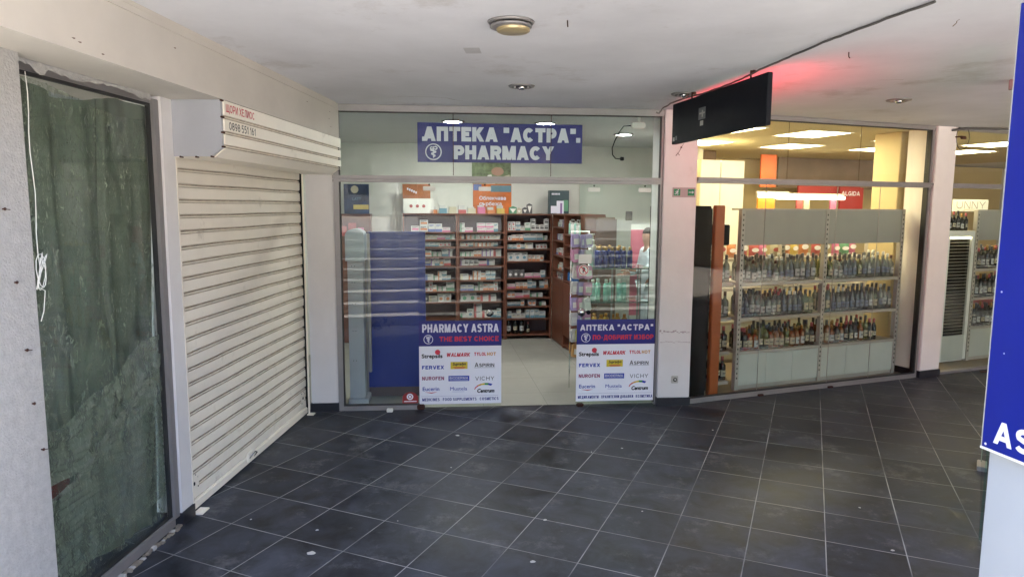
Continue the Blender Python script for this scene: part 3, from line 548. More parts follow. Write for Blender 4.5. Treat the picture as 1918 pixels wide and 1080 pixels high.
tx = MB(); text(tx, '0898 551 161', 3.89, 4.25, 2.272, .044, 0, m_blk, bold=.14); hx.part('lettering', turned(tx))

# ------------------------------------------------------------------ pillars
m_scuff = mat('grey scuff', (.42, .36, .37), .8, var=.3, scale=30)
def pillar(name, label, fr, s0, s1, d0, d1, m=m_pil, ph=.075):
    t = Thing(name, label, 'pillar', fr, ((s0+s1)/2, d0, 0))
    t.part('shaft', MB().bbox(s0, s1, d0, d1, ph, HCEIL-.0015, m, .006)); t.part('skirting', MB().box(s0-.008, s1+.008, d0-.01, d1, 0, ph, m_plinth)); return t
pillar('wall_pillar', 'white pillar between the shutter and the pharmacy front', PH, -.255, -.014, -.02, .3)
pc = pillar('wall_pillar', 'pinkish white pillar with the green exit sign and a socket', PH, 2.925, 3.235, -.05, .32)
pillar('wall_pillar', 'slim pillar between the two liquor store windows', LQ, 3.0, 3.30, -.05, .3, mat('pillar paint, cream', (.80, .74, .70), .6, var=.06, scale=3))

# ------------------------------------------------------------------ pharmacy front
pf_ = Thing('pharmacy_window', 'aluminium and glass front of the pharmacy with a transom', 'shop front', PH, (1.45, 0, 0))
f_ = MB(); f_.bbox(-.013, .034, -.03, .05, 0, 2.66, m_alu, .003).bbox(2.905, 2.924, -.02, .05, 0, 2.66, m_alu, .003).bbox(-.013, 2.924, -.03, .06, 2.66, HCEIL-.002, m_alu, .003).bbox(.034, .72, -.03, .05, 0, .044, m_alu, .003)
f_.box(.034, .042, -.028, .02, .044, 2.66, m_alud).box(2.898, 2.905, -.018, .02, .03, 2.66, m_alud).box(.042, 2.898, -.028, .02, 2.653, 2.66, m_alud).box(.042, .72, -.027, .02, .044, .05, m_alud)
pf_.part('frame', f_)
pf_.part('transom', MB().bbox(-.02, 2.915, -.05, .05, 2.082, 2.112, m_alu, .003).bbox(-.02, 2.915, -.035, .05, 2.055, 2.081, m_alu, .003))
for a, b in ((.042, 1.027), (1.033, 1.897), (1.903, 2.898)): pf_.part('upper_pane', MB().box(a, b, 0, .008, 2.112, 2.655, m_glass))
for s0 in (1.027, 1.897):
    j = MB(); zz = 2.655
    while zz > 2.12: j.bbox(s0-.001, s0+.007, -.008, -.001, zz-.012, zz-.002, m_rust, .002).bbox(s0+.000, s0+.006, -.005, -.001, zz-.003, zz+.0, m_dark, .001); zz -= .0125
    pf_.part('glass_joint', j)
pf_.part('side_pane', MB().box(.042, .712, 0, .008, .047, 2.055, glassmat('side pane glass', ior=1.5, streak=.04)))
pf_.part('side_pane', MB().box(2.17, 2.898, 0.012, .02, .02, 2.055, m_glassd))
dr = Thing('glass_door', 'left frameless glass door of the pharmacy with a round lock', 'door', PH, (1.09, 0, .012))
dr.part('pane', MB().box(.718, 1.458, -.012, -.004, .018, 2.05, m_glassd))
for a in (.817, 1.309): q_ = dr.part('clip', MB().bbox(a-.055, a+.055, -.03, .006, 1.985, 2.022, m_white2, .004)); dr.part('pin', MB().tube([(a, -.02, 2.038), (a, -.015, 2.038)], .008, m_black, 8), q_)
lk = MB(); lk.tube([(1.35, -.026, .885), (1.35, .004, .885)], .032, m_chrome, 16).tube([(1.35, -.03, .885), (1.35, -.026, .885)], .014, m_alu, 12); dr.part('lock', lk); dr.part('keyhole', MB().tube([(1.37, -.02, .885), (1.37, -.013, .885)], .02, m_black, 12))
dr.part('floor_pivot', MB().bbox(.69, .76, -.05, -.013, .001, .05, m_rust, .008))
dr2 = Thing('glass_door', 'right frameless glass door of the pharmacy with a prohibition sticker', 'door', PH, (2.5, 0, .012))
dr2.part('pane', MB().box(2.16, 2.895, -.012, -.004, .018, 2.05, m_glassd))
for a in (2.295, 2.764): q_ = dr2.part('clip', MB().bbox(a-.055, a+.055, -.03, .006, 1.985, 2.022, m_white2, .004)); dr2.part('pin', MB().tube([(a, -.02, 2.038), (a, -.015, 2.038)], .008, m_black, 8), q_)
dr2.part('lock', MB().tube([(2.2, -.024, .885), (2.2, .004, .885)], .036, m_chrome, 16)); dr2.part('keyhole', MB().tube([(2.265, -.02, .885), (2.265, -.013, .885)], .02, m_black, 12))
sk = MB(); disc(sk, 2.215, 1.275, .05, -.0125, m_white2, 20); ring(sk, 2.215, 1.275, .036, .043, -.0128, m_red); sk.poly([(2.19, -.0131, 1.30), (2.196, -.0131, 1.306), (2.242, -.0131, 1.252), (2.236, -.0131, 1.246)], [(0, 1, 2, 3)], m_red); text(sk, 'P', 2.205, 2.228, 1.25, .05, -.0126, m_blk, .2)
sk.box(2.165, 2.285, -.0122, -.012, 1.335, 1.42, m_white2); dr2.part('sticker', sk); dr2.part('floor_pivot', MB().bbox(2.165, 2.23, -.05, -.013, .001, .035, m_rust, .008))
single('paper_tag', MB().bbox(.42, .475, -.10, -.055, .001, .028, m_white2, .004), 'small white crumpled tag on the floor at the foot of the left pane', 'litter', PH, (.45, -.08, 0))

def poster(x0, cyr):
    t = Thing('door_poster', 'white and navy poster in %s on the %s glass door' % (('Bulgarian', 'right') if cyr else ('English', 'left')), 'poster', PH, (x0+.375, -.013, .045), 'posters on the glass doors')
    t.part('board', MB().box(x0, x0+.75, -.0150, -.0122, .045, .585, m_wht)); t.part('header', MB().box(x0, x0+.75, -.0156, -.0122, .5855, .818, m_navyb))
    y = -.0162; h = MB()
    if cyr: text(h, 'АПТЕКА "АСТРА"', x0+.03, x0+.72, .715, .056, y, m_let, .24)
    else: text(h, 'PHARMACY ASTRA', x0+.03, x0+.725, .712, .076, y, m_let, .2, sp=.1)
    emblem(h, x0+.085, .648, .043, y, m_let); t.part('heading', h)
    h = MB(); text(h, 'ПО-ДОБРИЯТ ИЗБОР' if cyr else 'THE BEST CHOICE', x0+(.15 if cyr else .185), x0+.725, .628, .046, y, m_red, .23, sp=.1); t.part('slogan', h)
    y = -.0154; L_ = []
    def w(*a, **k): g = MB(); (ftext if k.pop('f', 0) else text)(g, *a, **k); t.part('product_name', g)
    g = MB(); ftext(g, 'Strepsils', x0+.025, x0+.21, .478, .034, y, m_blk, .07); disc(g, x0+.168, .530, .024, y-.0008, m_red); t.part('product_name', g)
    w('WALMARK', x0+.245, x0+.46, .486, .036, y, m_red, bold=.24, shear=.2, sp=.06)
    g = MB(); text(g, 'TYLOL', x0+.50, x0+.61, .492, .032, y, m_red, .22); text(g, 'HOT', x0+.618, x0+.70, .492, .032, y, m_gold, .22); t.part('product_name', g)
    w('FERVEX', x0+.025, x0+.225, .372, .034, y, m_fblue, bold=.26)
    g = MB(); g.box(x0+.285, x0+.44, y-.0002, y+.0001, .372, .438, m_yel); ftext(g, 'Supradyn', x0+.305, x0+.425, .406, .026, y-.0006, m_blk, .05, .25); g.box(x0+.31, x0+.42, y-.0006, y-.0003, .384, .390, m_red); g.box(x0+.32, x0+.41, y-.0006, y-.0003, .375, .380, m_red); t.part('product_name', g)
    w('A', x0+.505, x0+.54, .388, .040, y, m_blk, bold=.18); w('SPIRIN', x0+.545, x0+.685, .388, .032, y, m_blk, bold=.2, sp=.1); t.part('rule', MB().box(x0+.5, x0+.69, y-.0002, y+.0001, .380, .3825, m_blk))
    w('NUROFEN', x0+.025, x0+.225, .270, .034, y, m_maro, bold=.22)
    g = MB(); g.box(x0+.265, x0+.455, y-.0002, y+.0001, .258, .308, m_fblue); text(g, 'BIODERMA', x0+.275, x0+.445, .275, .024, y-.0006, m_let, .17); g.box(x0+.275, x0+.445, y-.0006, y-.0003, .264, .267, m_let); t.part('product_name', g)
    w('VICHY', x0+.51, x0+.685, .262, .036, y, m_blk, bold=.13, sp=.2)
    g = MB(); ftext(g, 'Eucerin', x0+.03, x0+.18, .172, .034, y, m_fblue, .03); g.poly([(x0+.045, y, .160), (x0+.11, y, .146), (x0+.165, y, .160), (x0+.11, y, .155)], [(0, 1, 2, 3)], m_red); t.part('product_name', g)
    g = MB(); ftext(g, 'Mustela', x0+.28, x0+.435, .172, .032, y, m_fblue, .01); g.box(x0+.3, x0+.41, y-.0002, y+.0001, .158, .160, m_fblue); t.part('product_name', g)
    g = MB(); ftext(g, 'Centrum', x0+.53, x0+.685, .148, .034, y, m_blk, .08, .2)
    cols = [m_red, m_red, m_gold, m_yel, m_grn, m_fblue]
    for i in range(6):
        a0, a1 = 168-i*19, 168-(i+1)*19; ra, rb = .011+.003*i, 0
        P_ = []
        for a in (a0, a1):
            cx_, cz_ = x0+.60, .165; wq = .007+.0024*((168-a)/19)
            P_ += [(cx_+.095*math.cos(R(a)), y-.0004, cz_+.055*math.sin(R(a))), (cx_+(.095+wq)*math.cos(R(a)), y-.0004, cz_+(.055+wq)*math.sin(R(a)))]
        g.poly(P_, [(0, 1, 3, 2)], cols[i])
    t.part('product_name', g)
    t.part('rule', MB().box(x0+.02, x0+.72, y-.0002, y+.0001, .118, .1195, m_navy))
    g = MB()
    if cyr: text(g, 'МЕДИКАМЕНТИ • ХРАНИТЕЛНИ ДОБАВКИ • КОЗМЕТИКА', x0+.02, x0+.73, .072, .027, y, m_navy, .2, sp=.14)
    else: text(g, 'MEDICINES • FOOD SUPPLEMENTS • COSMETICS', x0+.025, x0+.725, .075, .027, y, m_navy, .2, sp=.14)
    t.part('foot_line', g)
m_navyb = m_blue; m_gold = mat('orange lettering', (.6, .27, .03), .5); m_fblue = mat('bright blue lettering', (.008, .035, .36), .5); m_yel = mat('yellow lettering', (.66, .5, .03), .5); m_maro = mat('maroon lettering', (.25, .015, .09), .5); m_grn = mat('green lettering', (.02, .25, .05), .5)
poster(.712, False); poster(2.160, True)
bn = Thing('pharmacy_sign', 'navy signboard with white pharmacy lettering behind the upper glass', 'sign', PH, (1.45, .03, 2.235))
bn.part('board', MB().box(.716, 2.186, .018, .03, 2.235, 2.578, m_blue))
g = MB(); text(g, 'АПТЕКА', .765, 1.425, 2.418, .125, .0165, m_let, .29, sp=.07); text(g, '"АСТРА"', 1.475, 2.128, 2.418, .125, .0165, m_let, .29, sp=.08); g.box(.757, .79, .0162, .0168, 2.418, 2.455, m_let); g.box(2.130, 2.168, .0162, .0168, 2.42, 2.462, m_let); bn.part('lettering', g)
g = MB(); text(g, 'PHARMACY', 1.035, 1.93, 2.262, .122, .0165, m_let, .29, sp=.07); bn.part('lettering', g)
g = MB(); emblem(g, .856, 2.325, .073, .0165, m_let); bn.part('emblem', g)
# red half-round sticker on the left pane
sk = Thing('window_sticker', 'small red half-round sticker low on the left pane', 'sticker', PH, (.625, -.001, .06))
g = MB(); P_ = [(.555, .055), (.70, .055), (.70, .10)]+[(.6275+.0725*math.cos(R(a)), .10+.06*math.sin(R(a))) for a in range(15, 166, 15)]+[(.555, .10)]; g.prism(P_, -.0022, -.001, m_redp); sk.part('backing', g)
g = MB(); disc(g, .625, .115, .03, -.0026, m_wht); ring(g, .625, .115, .012, .018, -.0030, m_redp, 14); rect(g, .57, .685, .068, .076, -.0026, m_wht); sk.part('printing', g)
g = MB(); random.seed(2)
for i in range(16):
    a = 2.93+i*.018; zc = .70+random.uniform(-.012, .012); hh = random.uniform(.002, .010); g.box(a, a+.0175, -.0506, -.0501, zc-hh, zc+hh, m_scuff)
for i in range(12):
    a = 2.94+i*.024; zc = .60+random.uniform(-.01, .01); g.box(a, a+.022, -.0506, -.0501, zc, zc+.002+.004*random.random(), m_scuff)
pc.part('scuff_marks', g)
# socket and exit sign on the pillar
t = Thing('wall_socket', 'grey round socket low on the pinkish pillar', 'socket', PH, (3.09, -.055, .245)); t.part('plate', MB().bbox(3.055, 3.12, -.064, -.0505, .215, .285, mat('aged plastic', (.42, .41, .36), .5), .004)); t.part('outlet', MB().tube([(3.09, -.0645, .25), (3.09, -.066, .25)], .02, m_cable, 14).tube([(3.09, -.0662, .25), (3.09, -.067, .25)], .009, m_white2, 10))
t = Thing('exit_sign', 'small green running man exit sign with an arrow', 'sign', PH, (3.11, -.055, 1.955)); t.part('plate', MB().bbox(3.01, 3.222, -.058, -.0505, 1.94, 2.028, mat('aged sign plate', (.38, .3, .3), .5), .002))
m_eg = mat('exit green', (.01, .19, .07), .4)
g = MB(); g.box(3.02, 3.08, -.0592, -.058, 1.955, 2.015, m_eg); g.box(3.15, 3.212, -.0592, -.058, 1.955, 2.015, m_eg); t.part('green_field', g)
g = MB(); yq = -.0596; disc(g, 3.061, 2.006, .0055, yq, m_let, 8)
for a, b, w in (((3.056, 1.998), (3.048, 1.98), .006), ((3.048, 1.981), (3.060, 1.974), .004), ((3.060, 1.974), (3.056, 1.961), .0035), ((3.048, 1.98), (3.040, 1.970), .004), ((3.04, 1.97), (3.028, 1.968), .0035), ((3.054, 1.996), (3.040, 1.993), .003), ((3.04, 1.993), (3.034, 1.984), .003), ((3.056, 1.994), (3.066, 1.986), .003)):
    dx, dz = b[0]-a[0], b[1]-a[1]; l = math.hypot(dx, dz); nx, nz = -dz/l*w/2*1.3, dx/l*w/2*1.3; yq -= .00003
    g.poly([(a[0]-nx, yq, a[1]-nz), (b[0]-nx, yq, b[1]-nz), (b[0]+nx, yq, b[1]+nz), (a[0]+nx, yq, a[1]+nz)], [(0, 1, 2, 3)], m_let)
rect(g, 3.158, 3.19, 1.983, 1.988, -.0596, m_let); g.poly([(3.188, -.0597, 1.972), (3.206, -.0597, 1.9855), (3.188, -.0597, 1.999), (3.194, -.0597, 1.9855)], [(0, 1, 2, 3)], m_let); t.part('pictogram', g)
g = MB()
for a in ((3.02, 2.33), (3.05, 2.36)): g.tube([(3.10, -.052, 2.42), (3.075, -.06, 2.385), (3.06, -.058, 2.35), (3.045, -.056, 2.33)], .002, m_rust, 5)
g.bbox(3.068, 3.082, -.07, -.052, 2.378, 2.392, m_rust, .004); g.tube([(3.03, -.055, 2.31), (3.045, -.06, 2.335), (3.062, -.055, 2.315)], .003, m_rust, 5)
single('loose_wire', g, 'short loose wire ends sticking out of the pinkish pillar under the black sign', 'wire', PH, (3.07, -.055, 2.35))

# ------------------------------------------------------------------ hanging black sign with its red back
t = Thing('hanging_sign', 'black box sign hung from the ceiling, glowing red on its far face', 'sign', SG, (.38, 0, 2.33))
t.part('case', MB().bbox(-.31, 1.08, -.055, -.001, 2.352, 2.668, m_black, .004) if False else MB().bbox(-.31, 1.08, .0, .034, 2.352, 2.668, m_black, .003))
t.part('led_face', MB().box(-.28, 1.05, .0341, .036, 2.375, 2.50, m_led))
for s_ in (0, .85): t.part('hanger_rod', MB().tube([(s_, .017, 2.668), (s_, .017, 2.718)], .006, m_rust, 6).bbox(s_-.02, s_+.02, .02, .04, 2.70, 2.718, m_rust, .002))
g = MB(); g.box(.16, .27, -.0015, -.0005, 2.49, 2.575, mat('faded grey sticker', (.12, .125, .13), .6)); g.box(.19, .24, -.0022, -.0016, 2.445, 2.48, m_pan); g.box(.175, .26, -.0025, -.0016, 2.528, 2.54, m_pan); g.box(.215, .235, -.003, -.0026, 2.505, 2.555, m_pan); g.box(-.29, -.255, -.0015, -.0005, 2.375, 2.405, m_pan); g.box(-.24, -.21, -.0015, -.0005, 2.38, 2.412, mat('grey mark', (.1, .1, .11), .6)); t.part('stickers', g)
g = MB(); cb = [(1.62, 3.09, 2.712), (1.55, 3.35, 2.713), (1.49, 3.6, 2.711), (1.448, 3.73, 2.709), (1.41, 4.0, 2.711), (1.37, 4.2, 2.707), (1.315, 4.47, 2.70), (1.27, 4.7, 2.685), (1.2, 5.0, 2.68), (1.14, 5.3, 2.685), (1.07, 5.6, 2.70), (1.03, 5.95, 2.71), (1.0, 6.15, 2.70), (.97, 6.17, 2.66), (.93, 6.12, 2.665)]
cbs = []
for i in range(len(cb)-1):
    for j in range(4):
        a, b = Vector(cb[i]), Vector(cb[i+1]); cbs.append(a.lerp(b, j/4)+Vector((.004*math.sin(i*5+j*2), 0, 0)))
g.tube(cbs, .0065, m_cable, 6); single('ceiling_cable', g, 'grey cable clipped along the ceiling to the black hanging sign', 'cable', WD, (1.45, 3.73, 2.71))

# ------------------------------------------------------------------ downlights and marks on the ceiling
def downlight(x, y, label, broken=0):
    t = Thing('recessed_downlight', label, 'ceiling light', WD, (x, y, HCEIL), 'downlights in the arcade ceiling')
    r = .09 if not broken else .105
    t.part('ring', MB().lathe([(r-.02, -.004), (r-.018, -.012), (r, -.010), (r+.008, -.0005)], (x, y, HCEIL), m_alu, 26))
    t.part('socket_well', MB().lathe([(.001, -.0055), (r-.018, -.0055), (r-.018, -.0045), (.001, -.0045)], (x, y, HCEIL), m_dark if broken else m_cable, 22))
    if broken: t.part('loose_cover', MB().lathe([(.07, -.045), (.08, -.04), (.082, -.015), (.07, -.012)], (x+.01, y+.012, HCEIL), m_lamp, 22)); t.part('lower_rim', MB().lathe([(.085, -.03), (.1, -.028), (.1, -.02), (.085, -.018)], (x, y-.01, HCEIL), m_alu, 22))
    else: t.part('lamp', MB().lathe([(.001, -.03), (.02, -.028), (.026, -.012), (.026, -.006)], (x, y, HCEIL), m_chrome, 12)); [t.part('spring', MB().bbox(x+q, x+q+.015, y-.03, y+.03, HCEIL-.02, HCEIL-.006, m_alu, .002)) for q in (-.055, .04)]
m_lamp = mat('yellowed reflector', (.5, .4, .22), .3, .5)
downlight(-.177, 3.39, 'round downlight with a loose yellowed reflector nearest the viewer', 1)
downlight(-.189, 5.134, 'empty round downlight ring above the pharmacy sign')
downlight(1.05, 5.50, 'bent round downlight ring above the end of the black hanging sign')
downlight(2.832, 5.83, 'round downlight ring above the liquor store window')
single('ceiling_patch', MB().box(-.47, -.38, 3.92, 4.06, 2.7192, 2.7199, mat('older ceiling patch', (.5, .49, .5), .9, var=.1, scale=10)), 'faint square patch on the ceiling left of the nearest downlight', 'patch', WD, (-.42, 4, 2.719))
random.seed(31)
def crack(x, y, a, n, lab):
    P_ = []; px, py = x, y
    for i in range(n):
        w = .0016+.002*random.random(); P_ += [(px-w*math.sin(a), py+w*math.cos(a), 2.7195), (px+w*math.sin(a), py-w*math.cos(a), 2.7195)]; a += random.uniform(-.5, .5); px += .035*math.cos(a); py += .035*math.sin(a)
    single('ceiling_crack', MB().poly(P_, [(2*i, 2*i+1, 2*i+3, 2*i+2) for i in range(n-1)], m_chip), lab, 'crack', WD, (x, y, 2.7195))
crack(2.25, 4.95, .3, 6, 'short dark crack in the ceiling right of the red glow'); crack(-1.2, 5.6, .15, 18, 'long thin crack along the ceiling just before the pharmacy window'); crack(-.4, 6.0, .1, 14, 'thin ceiling crack above the pharmacy sign'); crack(1.9, 3.4, .9, 5, 'small crack in the ceiling right of the cable')
g = MB(); g.tube([(.09, 3.37, 2.72), (.092, 3.372, 2.69)], .003, m_rust, 6); single('ceiling_hook', g, 'small rusty hook beside the nearest downlight', 'hook', WD, (.09, 3.37, 2.72))
g = MB(); g.tube([(1.689, 4.08, 2.72), (1.69, 4.08, 2.695), (1.70, 4.09, 2.69)], .003, m_rust, 6); single('ceiling_hook', g, 'small rusty hook in the red glow beside the cable', 'hook', WD, (1.689, 4.08, 2.72))
#@@C
# ------------------------------------------------------------------ pharmacy interior
def flat(name, pts, z, m):
    mb = MB(); mb.poly([(p[0], p[1], z) for p in pts], [tuple(range(len(pts)))], m); return struct(name, mb)
PX = [(1.24, 6.62), (2.25, 12.1)]                               # line of the party wall between the two shops
flat('shop_floor', [PH.w((-.9, .03, 0)), PH.w((3.04, .03, 0)), PX[0], PX[1], (-3.6, 12.1), (-3.6, 6.0)], .004, m_pfloor)
m_lfloor = mat('worn store floor', (.20, .15, .10), .4, var=.2, scale=3)
flat('store_floor', [LQ.w((-.1, .03, 0)), LQ.w((9, .03, 0)), LQ.w((9, 8, 0)), (2.27, 12.1), (1.27, 6.62)], .004, m_lfloor)
def wallbox(a, b, th, z0, z1, m):
    a = Vector((a[0], a[1], 0)); b = Vector((b[0], b[1], 0)); d = (b-a).normalized(); n_ = Vector((-d.y, d.x, 0))*th
    mb = MB(); P_ = [a-n_, b-n_, b+n_, a+n_]; mb.poly([(p.x, p.y, z) for z in (z0, z1) for p in P_], [(0, 1, 2, 3), (7, 6, 5, 4), (0, 4, 5, 1), (1, 5, 6, 2), (2, 6, 7, 3), (3, 7, 4, 0)], m); return mb
b0 = BK.w((-3.3, .36, 0)); b1 = BK.w((2.3, .36, 0))
single('shop_wall', wallbox(b0, b1, .03, .004, HCEIL-.002, m_pwall), 'pale green back wall of the pharmacy behind the shelves', 'wall')
single('shop_wall', wallbox((-2.95, 6.15), (-2.95, 9.3), .03, .004, HCEIL-.002, m_pwall), 'pale side wall at the left end of the pharmacy', 'wall')
pw = Thing('party_wall', 'wall dividing the pharmacy from the liquor store', 'wall', WD, (1.24, 6.62, 0))
pw.part('pharmacy_face', wallbox((1.20, 6.63), (2.2, 12.05), .02, .006, HCEIL-.003, m_pwall)); pw.part('store_face', wallbox((1.25, 6.62), (2.25, 12.05), .02, .006, HCEIL-.003, m_lwall))
flat('pharmacy_ceiling', [PH.w((-.9, .07, 0)), PH.w((3.04, .07, 0)), (1.22, 6.65), (2.2, 12), (-2.95, 12), (-2.95, 6.0)], HCEIL-.02, m_pceil)
flat('store_ceiling', [LQ.w((-.1, .06, 0)), LQ.w((9, .06, 0)), LQ.w((9, 8, 0)), (2.2, 12), (1.22, 6.65)], HCEIL-.02, m_lceil)
def lamp_round(x, y, lab):
    t = Thing('round_ceiling_lamp', lab, 'ceiling light', WD, (x, y, HCEIL-.02), 'lit lamps in the pharmacy ceiling')
    t.part('ring', MB().lathe([(.09, -.004), (.092, -.014), (.115, -.012), (.12, -.001)], (x, y, HCEIL-.02), m_alu, 24)); t.part('diffuser', MB().lathe([(.001, -.008), (.09, -.008), (.09, -.005), (.001, -.005)], (x, y, HCEIL-.02), m_lightp, 24))
lamp_round(-.95, 7.04, 'lit round lamp above the first letters of the pharmacy sign'); lamp_round(-.016, 7.22, 'lit round lamp above the last letters of the pharmacy sign')
lamp_round(-1.1, 8.5, 'lit round lamp deeper inside the pharmacy'); lamp_round(.9, 8.3, 'lit round lamp over the display cabinet')

# shelf wall: three bays along the back, two bays on the return
def shelf_unit(fr, s0, s1, zs, dep, label, ztop=1.73, base=.0, panel=None, back=True):
    t = Thing('medicine_shelf', label, 'shelf unit', fr, ((s0+s1)/2, 0, 0), 'medicine shelves')
    t.part('side_panel', MB().box(s0, s0+.02, 0, dep, 0, ztop, m_wood)); t.part('side_panel', MB().box(s1-.02, s1, 0, dep, 0, ztop, m_wood))
    t.part('top_board', MB().box(s0, s1, -.004, dep, ztop, ztop+.02, m_wood))
    for z in zs: t.part('shelf', MB().box(s0+.0205, s1-.0205, .002, dep, z-.018, z, m_wood))
    t.part('back_panel', MB().box(s0+.02, s1-.02, dep, dep+.01, 0, ztop, m_wback))
    if panel: t.part('door', MB().box(s0+.021, s1-.021, -.002, .014, .02, panel, m_wood))
    return t
ZA = [1.518, 1.386, 1.268, 1.097, .866, .717, .589, .468, .294, .07]
ZB = [1.50, 1.40, 1.30, 1.165, 1.04, .84, .69, .54, .31, .07]
shelf_unit(BK, -.655, -.005, ZA, .28, 'brown medicine shelves seen through the open doorway')
shelf_unit(BK, -1.31, -.66, ZB, .28, 'brown medicine shelves behind the left door pane')
shelf_unit(BK, -2.05, -1.315, ZB, .28, 'brown medicine shelves furthest left, beside the blue panel')
shelf_unit(RS, .02, .63, [1.58, 1.40, 1.2, 1.0, .88], .30, 'side shelves on the right of the doorway, inner bay', 1.735, panel=.86)
shelf_unit(RS, .635, 1.42, [1.50, 1.36, 1.22, 1.08, .90, .05], .30, 'side shelves on the right of the doorway, outer bay', 1.74, panel=None)
single('cabinet_front', MB().box(.66, 1.40, -.004, .012, .18, .87, m_wood), 'plain brown cabinet front below the side shelves', 'cabinet', RS, (1.0, 0, .18))

random.seed(11)
cw = (.50, .51, .49, 1)
CC = {'red': (.5, .04, .04), 'green': (.06, .3, .14), 'blue': (.05, .12, .42), 'orange': (.66, .2, .03), 'yellow': (.68, .5, .06), 'violet': (.2, .08, .32), 'pink': (.66, .12, .3), 'teal': (.06, .22, .30), 'black': (.03, .03, .035), 'cream': (.6, .55, .38)}
CM = {k: mat('carton '+k, tuple(.72*c+.28*.25 for c in v), .5) for k, v in CC.items()}; m_cart = mat('carton white', cw, .45)
boxes = []
for i in range(34):
    w = random.choice([.05, .06, .075, .09, .11]); h = random.choice([.06, .08, .095, .11, .12]); cn = random.choice(list(CM)); body = m_cart if random.random() < .93 else CM[cn]; c2 = CM[cn] if body is m_cart else m_cart
    mb = MB(); mb.box(0, w, 0, .07, 0, h, body); k = random.random(); y = -.0008
    if k < .35: mb.box(0, w, y, -.0001, 0, h*.35, c2)
    elif k < .6: mb.box(0, w*.3, y, -.0001, 0, h, c2)
    elif k < .8: mb.box(w*.1, w*.9, y, -.0001, h*.3, h*.62, c2)
    else: mb.prism([(w*.5+w*.25*math.cos(a), h*.4+w*.25*math.sin(a)) for a in [q*PI/5 for q in range(10)]], y, -.0001, c2)
    mb.box(w*.12, w*.8, y*2, y*1.1, h*.76, h*.86, CM['black'] if k > .3 else c2); mb.box(w*.12, w*.55, y*2, y*1.1, h*.66, h*.70, CM['black'])
    me = mb.build('medicine_carton'); COL.objects.unlink(me); boxes.append((me, w, h, cn, body is m_cart))
NB = 0
ORD = ['top', 'second', 'third', 'fourth', 'fifth', 'sixth', 'seventh', 'eighth', 'ninth', 'lowest']
def fill(fr, s0, s1, z, top, dd, where, gaps=.06, maxn=99):
    global NB
    s = s0+.012; n = 0; last = None; rep = 0
    while s < s1-.05 and NB < 296 and n < maxn:
        if random.random() < gaps: s += random.uniform(.02, .06); continue
        if last is None or rep <= 0:
            last = random.choice([b for b in boxes if b[2] < top-.008] or [min(boxes, key=lambda b: b[2])]); rep = random.choice([0, 0, 1, 2])
        else: rep -= 1
        me, w, h, cn, wh = last
        if s+w > s1-.01: break
        o = me.copy(); COL.objects.link(o); o.location = fr.w((s, dd+random.uniform(0, .03), z+.0005)); o.rotation_euler = (0, 0, fr.a+random.uniform(-.06, .06))
        if h > top: o.scale = (1, 1, max(.5, (top-.01)/h))
        tag(o, ('white carton marked in %s' if wh else 'solid %s carton') % cn + ', ' + where, 'medicine box', 'medicine cartons on the shelves'); NB += 1; n += 1
        if top-h > h+.008 and random.random() < .45 and NB < 299:
            o2 = o.copy(); COL.objects.link(o2); o2.location = o.location+Vector((random.uniform(-.004, .004), 0, h+.001)); o2.rotation_euler.z += random.uniform(-.1, .1); o2['label'] = o['label'].replace('carton ', 'carton stacked on another ', 1); NB += 1
        s += w+random.uniform(.001, .008)
for i, z in enumerate(ZA[:-1]): fill(BK, -.63, -.03, z, ([1.73]+ZA)[i]-z-.02, .04, ORD[i]+' shelf, doorway bay')
for i, z in enumerate(ZB[:-1]): fill(BK, -1.285, -.69, z, ([1.73]+ZB)[i]-z-.02, .04, ORD[i]+' shelf, left door bay')
for i, z in enumerate(ZB[:-2]): fill(BK, -1.95, -1.34, z, ([1.73]+ZB)[i]-z-.02, .04, ORD[i]+' shelf, far left bay')
for i, z in enumerate([1.58, 1.40, 1.2, 1.0, .88]): fill(RS, .05, .60, z, .11, .04, ORD[i]+' side shelf, inner bay', .05, 6)
for i, z in enumerate([1.22, 1.08]): fill(RS, .70, 1.39, z, .10, .05, ORD[i+2]+' side shelf, outer bay', .05, 7)

# bottles
def bottle(name, prof, m, capm, cz, labm, lz, lr, n=12, lw=1.0, capr=.0155):
    root = MB().lathe(prof, (0, 0, 0), m, n).build(name)
    c = MB().lathe([(capr, cz[0]), (capr, cz[1]-.002), (capr-.002, cz[1])], (0, 0, 0), capm, 10).build('cap', root)
    if labm:
        k = n; mb = MB(); a0 = -PI/2-lw; P_ = [((lr)*math.cos(a0+2*lw*i/8), lr*math.sin(a0+2*lw*i/8), z) for i in range(9) for z in lz]
        mb.poly(P_, [(2*i, 2*i+2, 2*i+3, 2*i+1) for i in range(8)], labm, True)
        zc = (lz[0]+lz[1])/2; q = .006; l2 = lr+.0006; P_ = [(l2*math.cos(a0+2*lw*i/8), l2*math.sin(a0+2*lw*i/8), z) for i in range(2, 7) for z in (zc-q, zc+q)]
        mb.poly(P_, [(2*i, 2*i+2, 2*i+3, 2*i+1) for i in range(4)], CM['black'] if labm is not CM['black'] else m_gold, True)
        mb.build('label', root)
    return root
m_clear = mat('clear bottle glass', (.17, .19, .17), .1, alpha=.74, spec=.8)
m_cblue = mat('bluish bottle glass', (.12, .14, .155), .08, alpha=.76, spec=.8)
m_amber = mat('amber spirit glass', (.20, .065, .015), .1, alpha=.88, spec=.8)
m_olive = mat('olive bottle glass', (.10, .11, .02), .1, alpha=.85, spec=.8)
m_wine = mat('dark wine glass', (.010, .012, .009), .12, spec=.7)
TALL = [(.03, 0), (.034, .004), (.034, .17), (.030, .19), (.0145, .215), (.0135, .285)]
SQ = [(.036, 0), (.038, .004), (.038, .15), (.035, .165), (.015, .185), (.014, .25)]
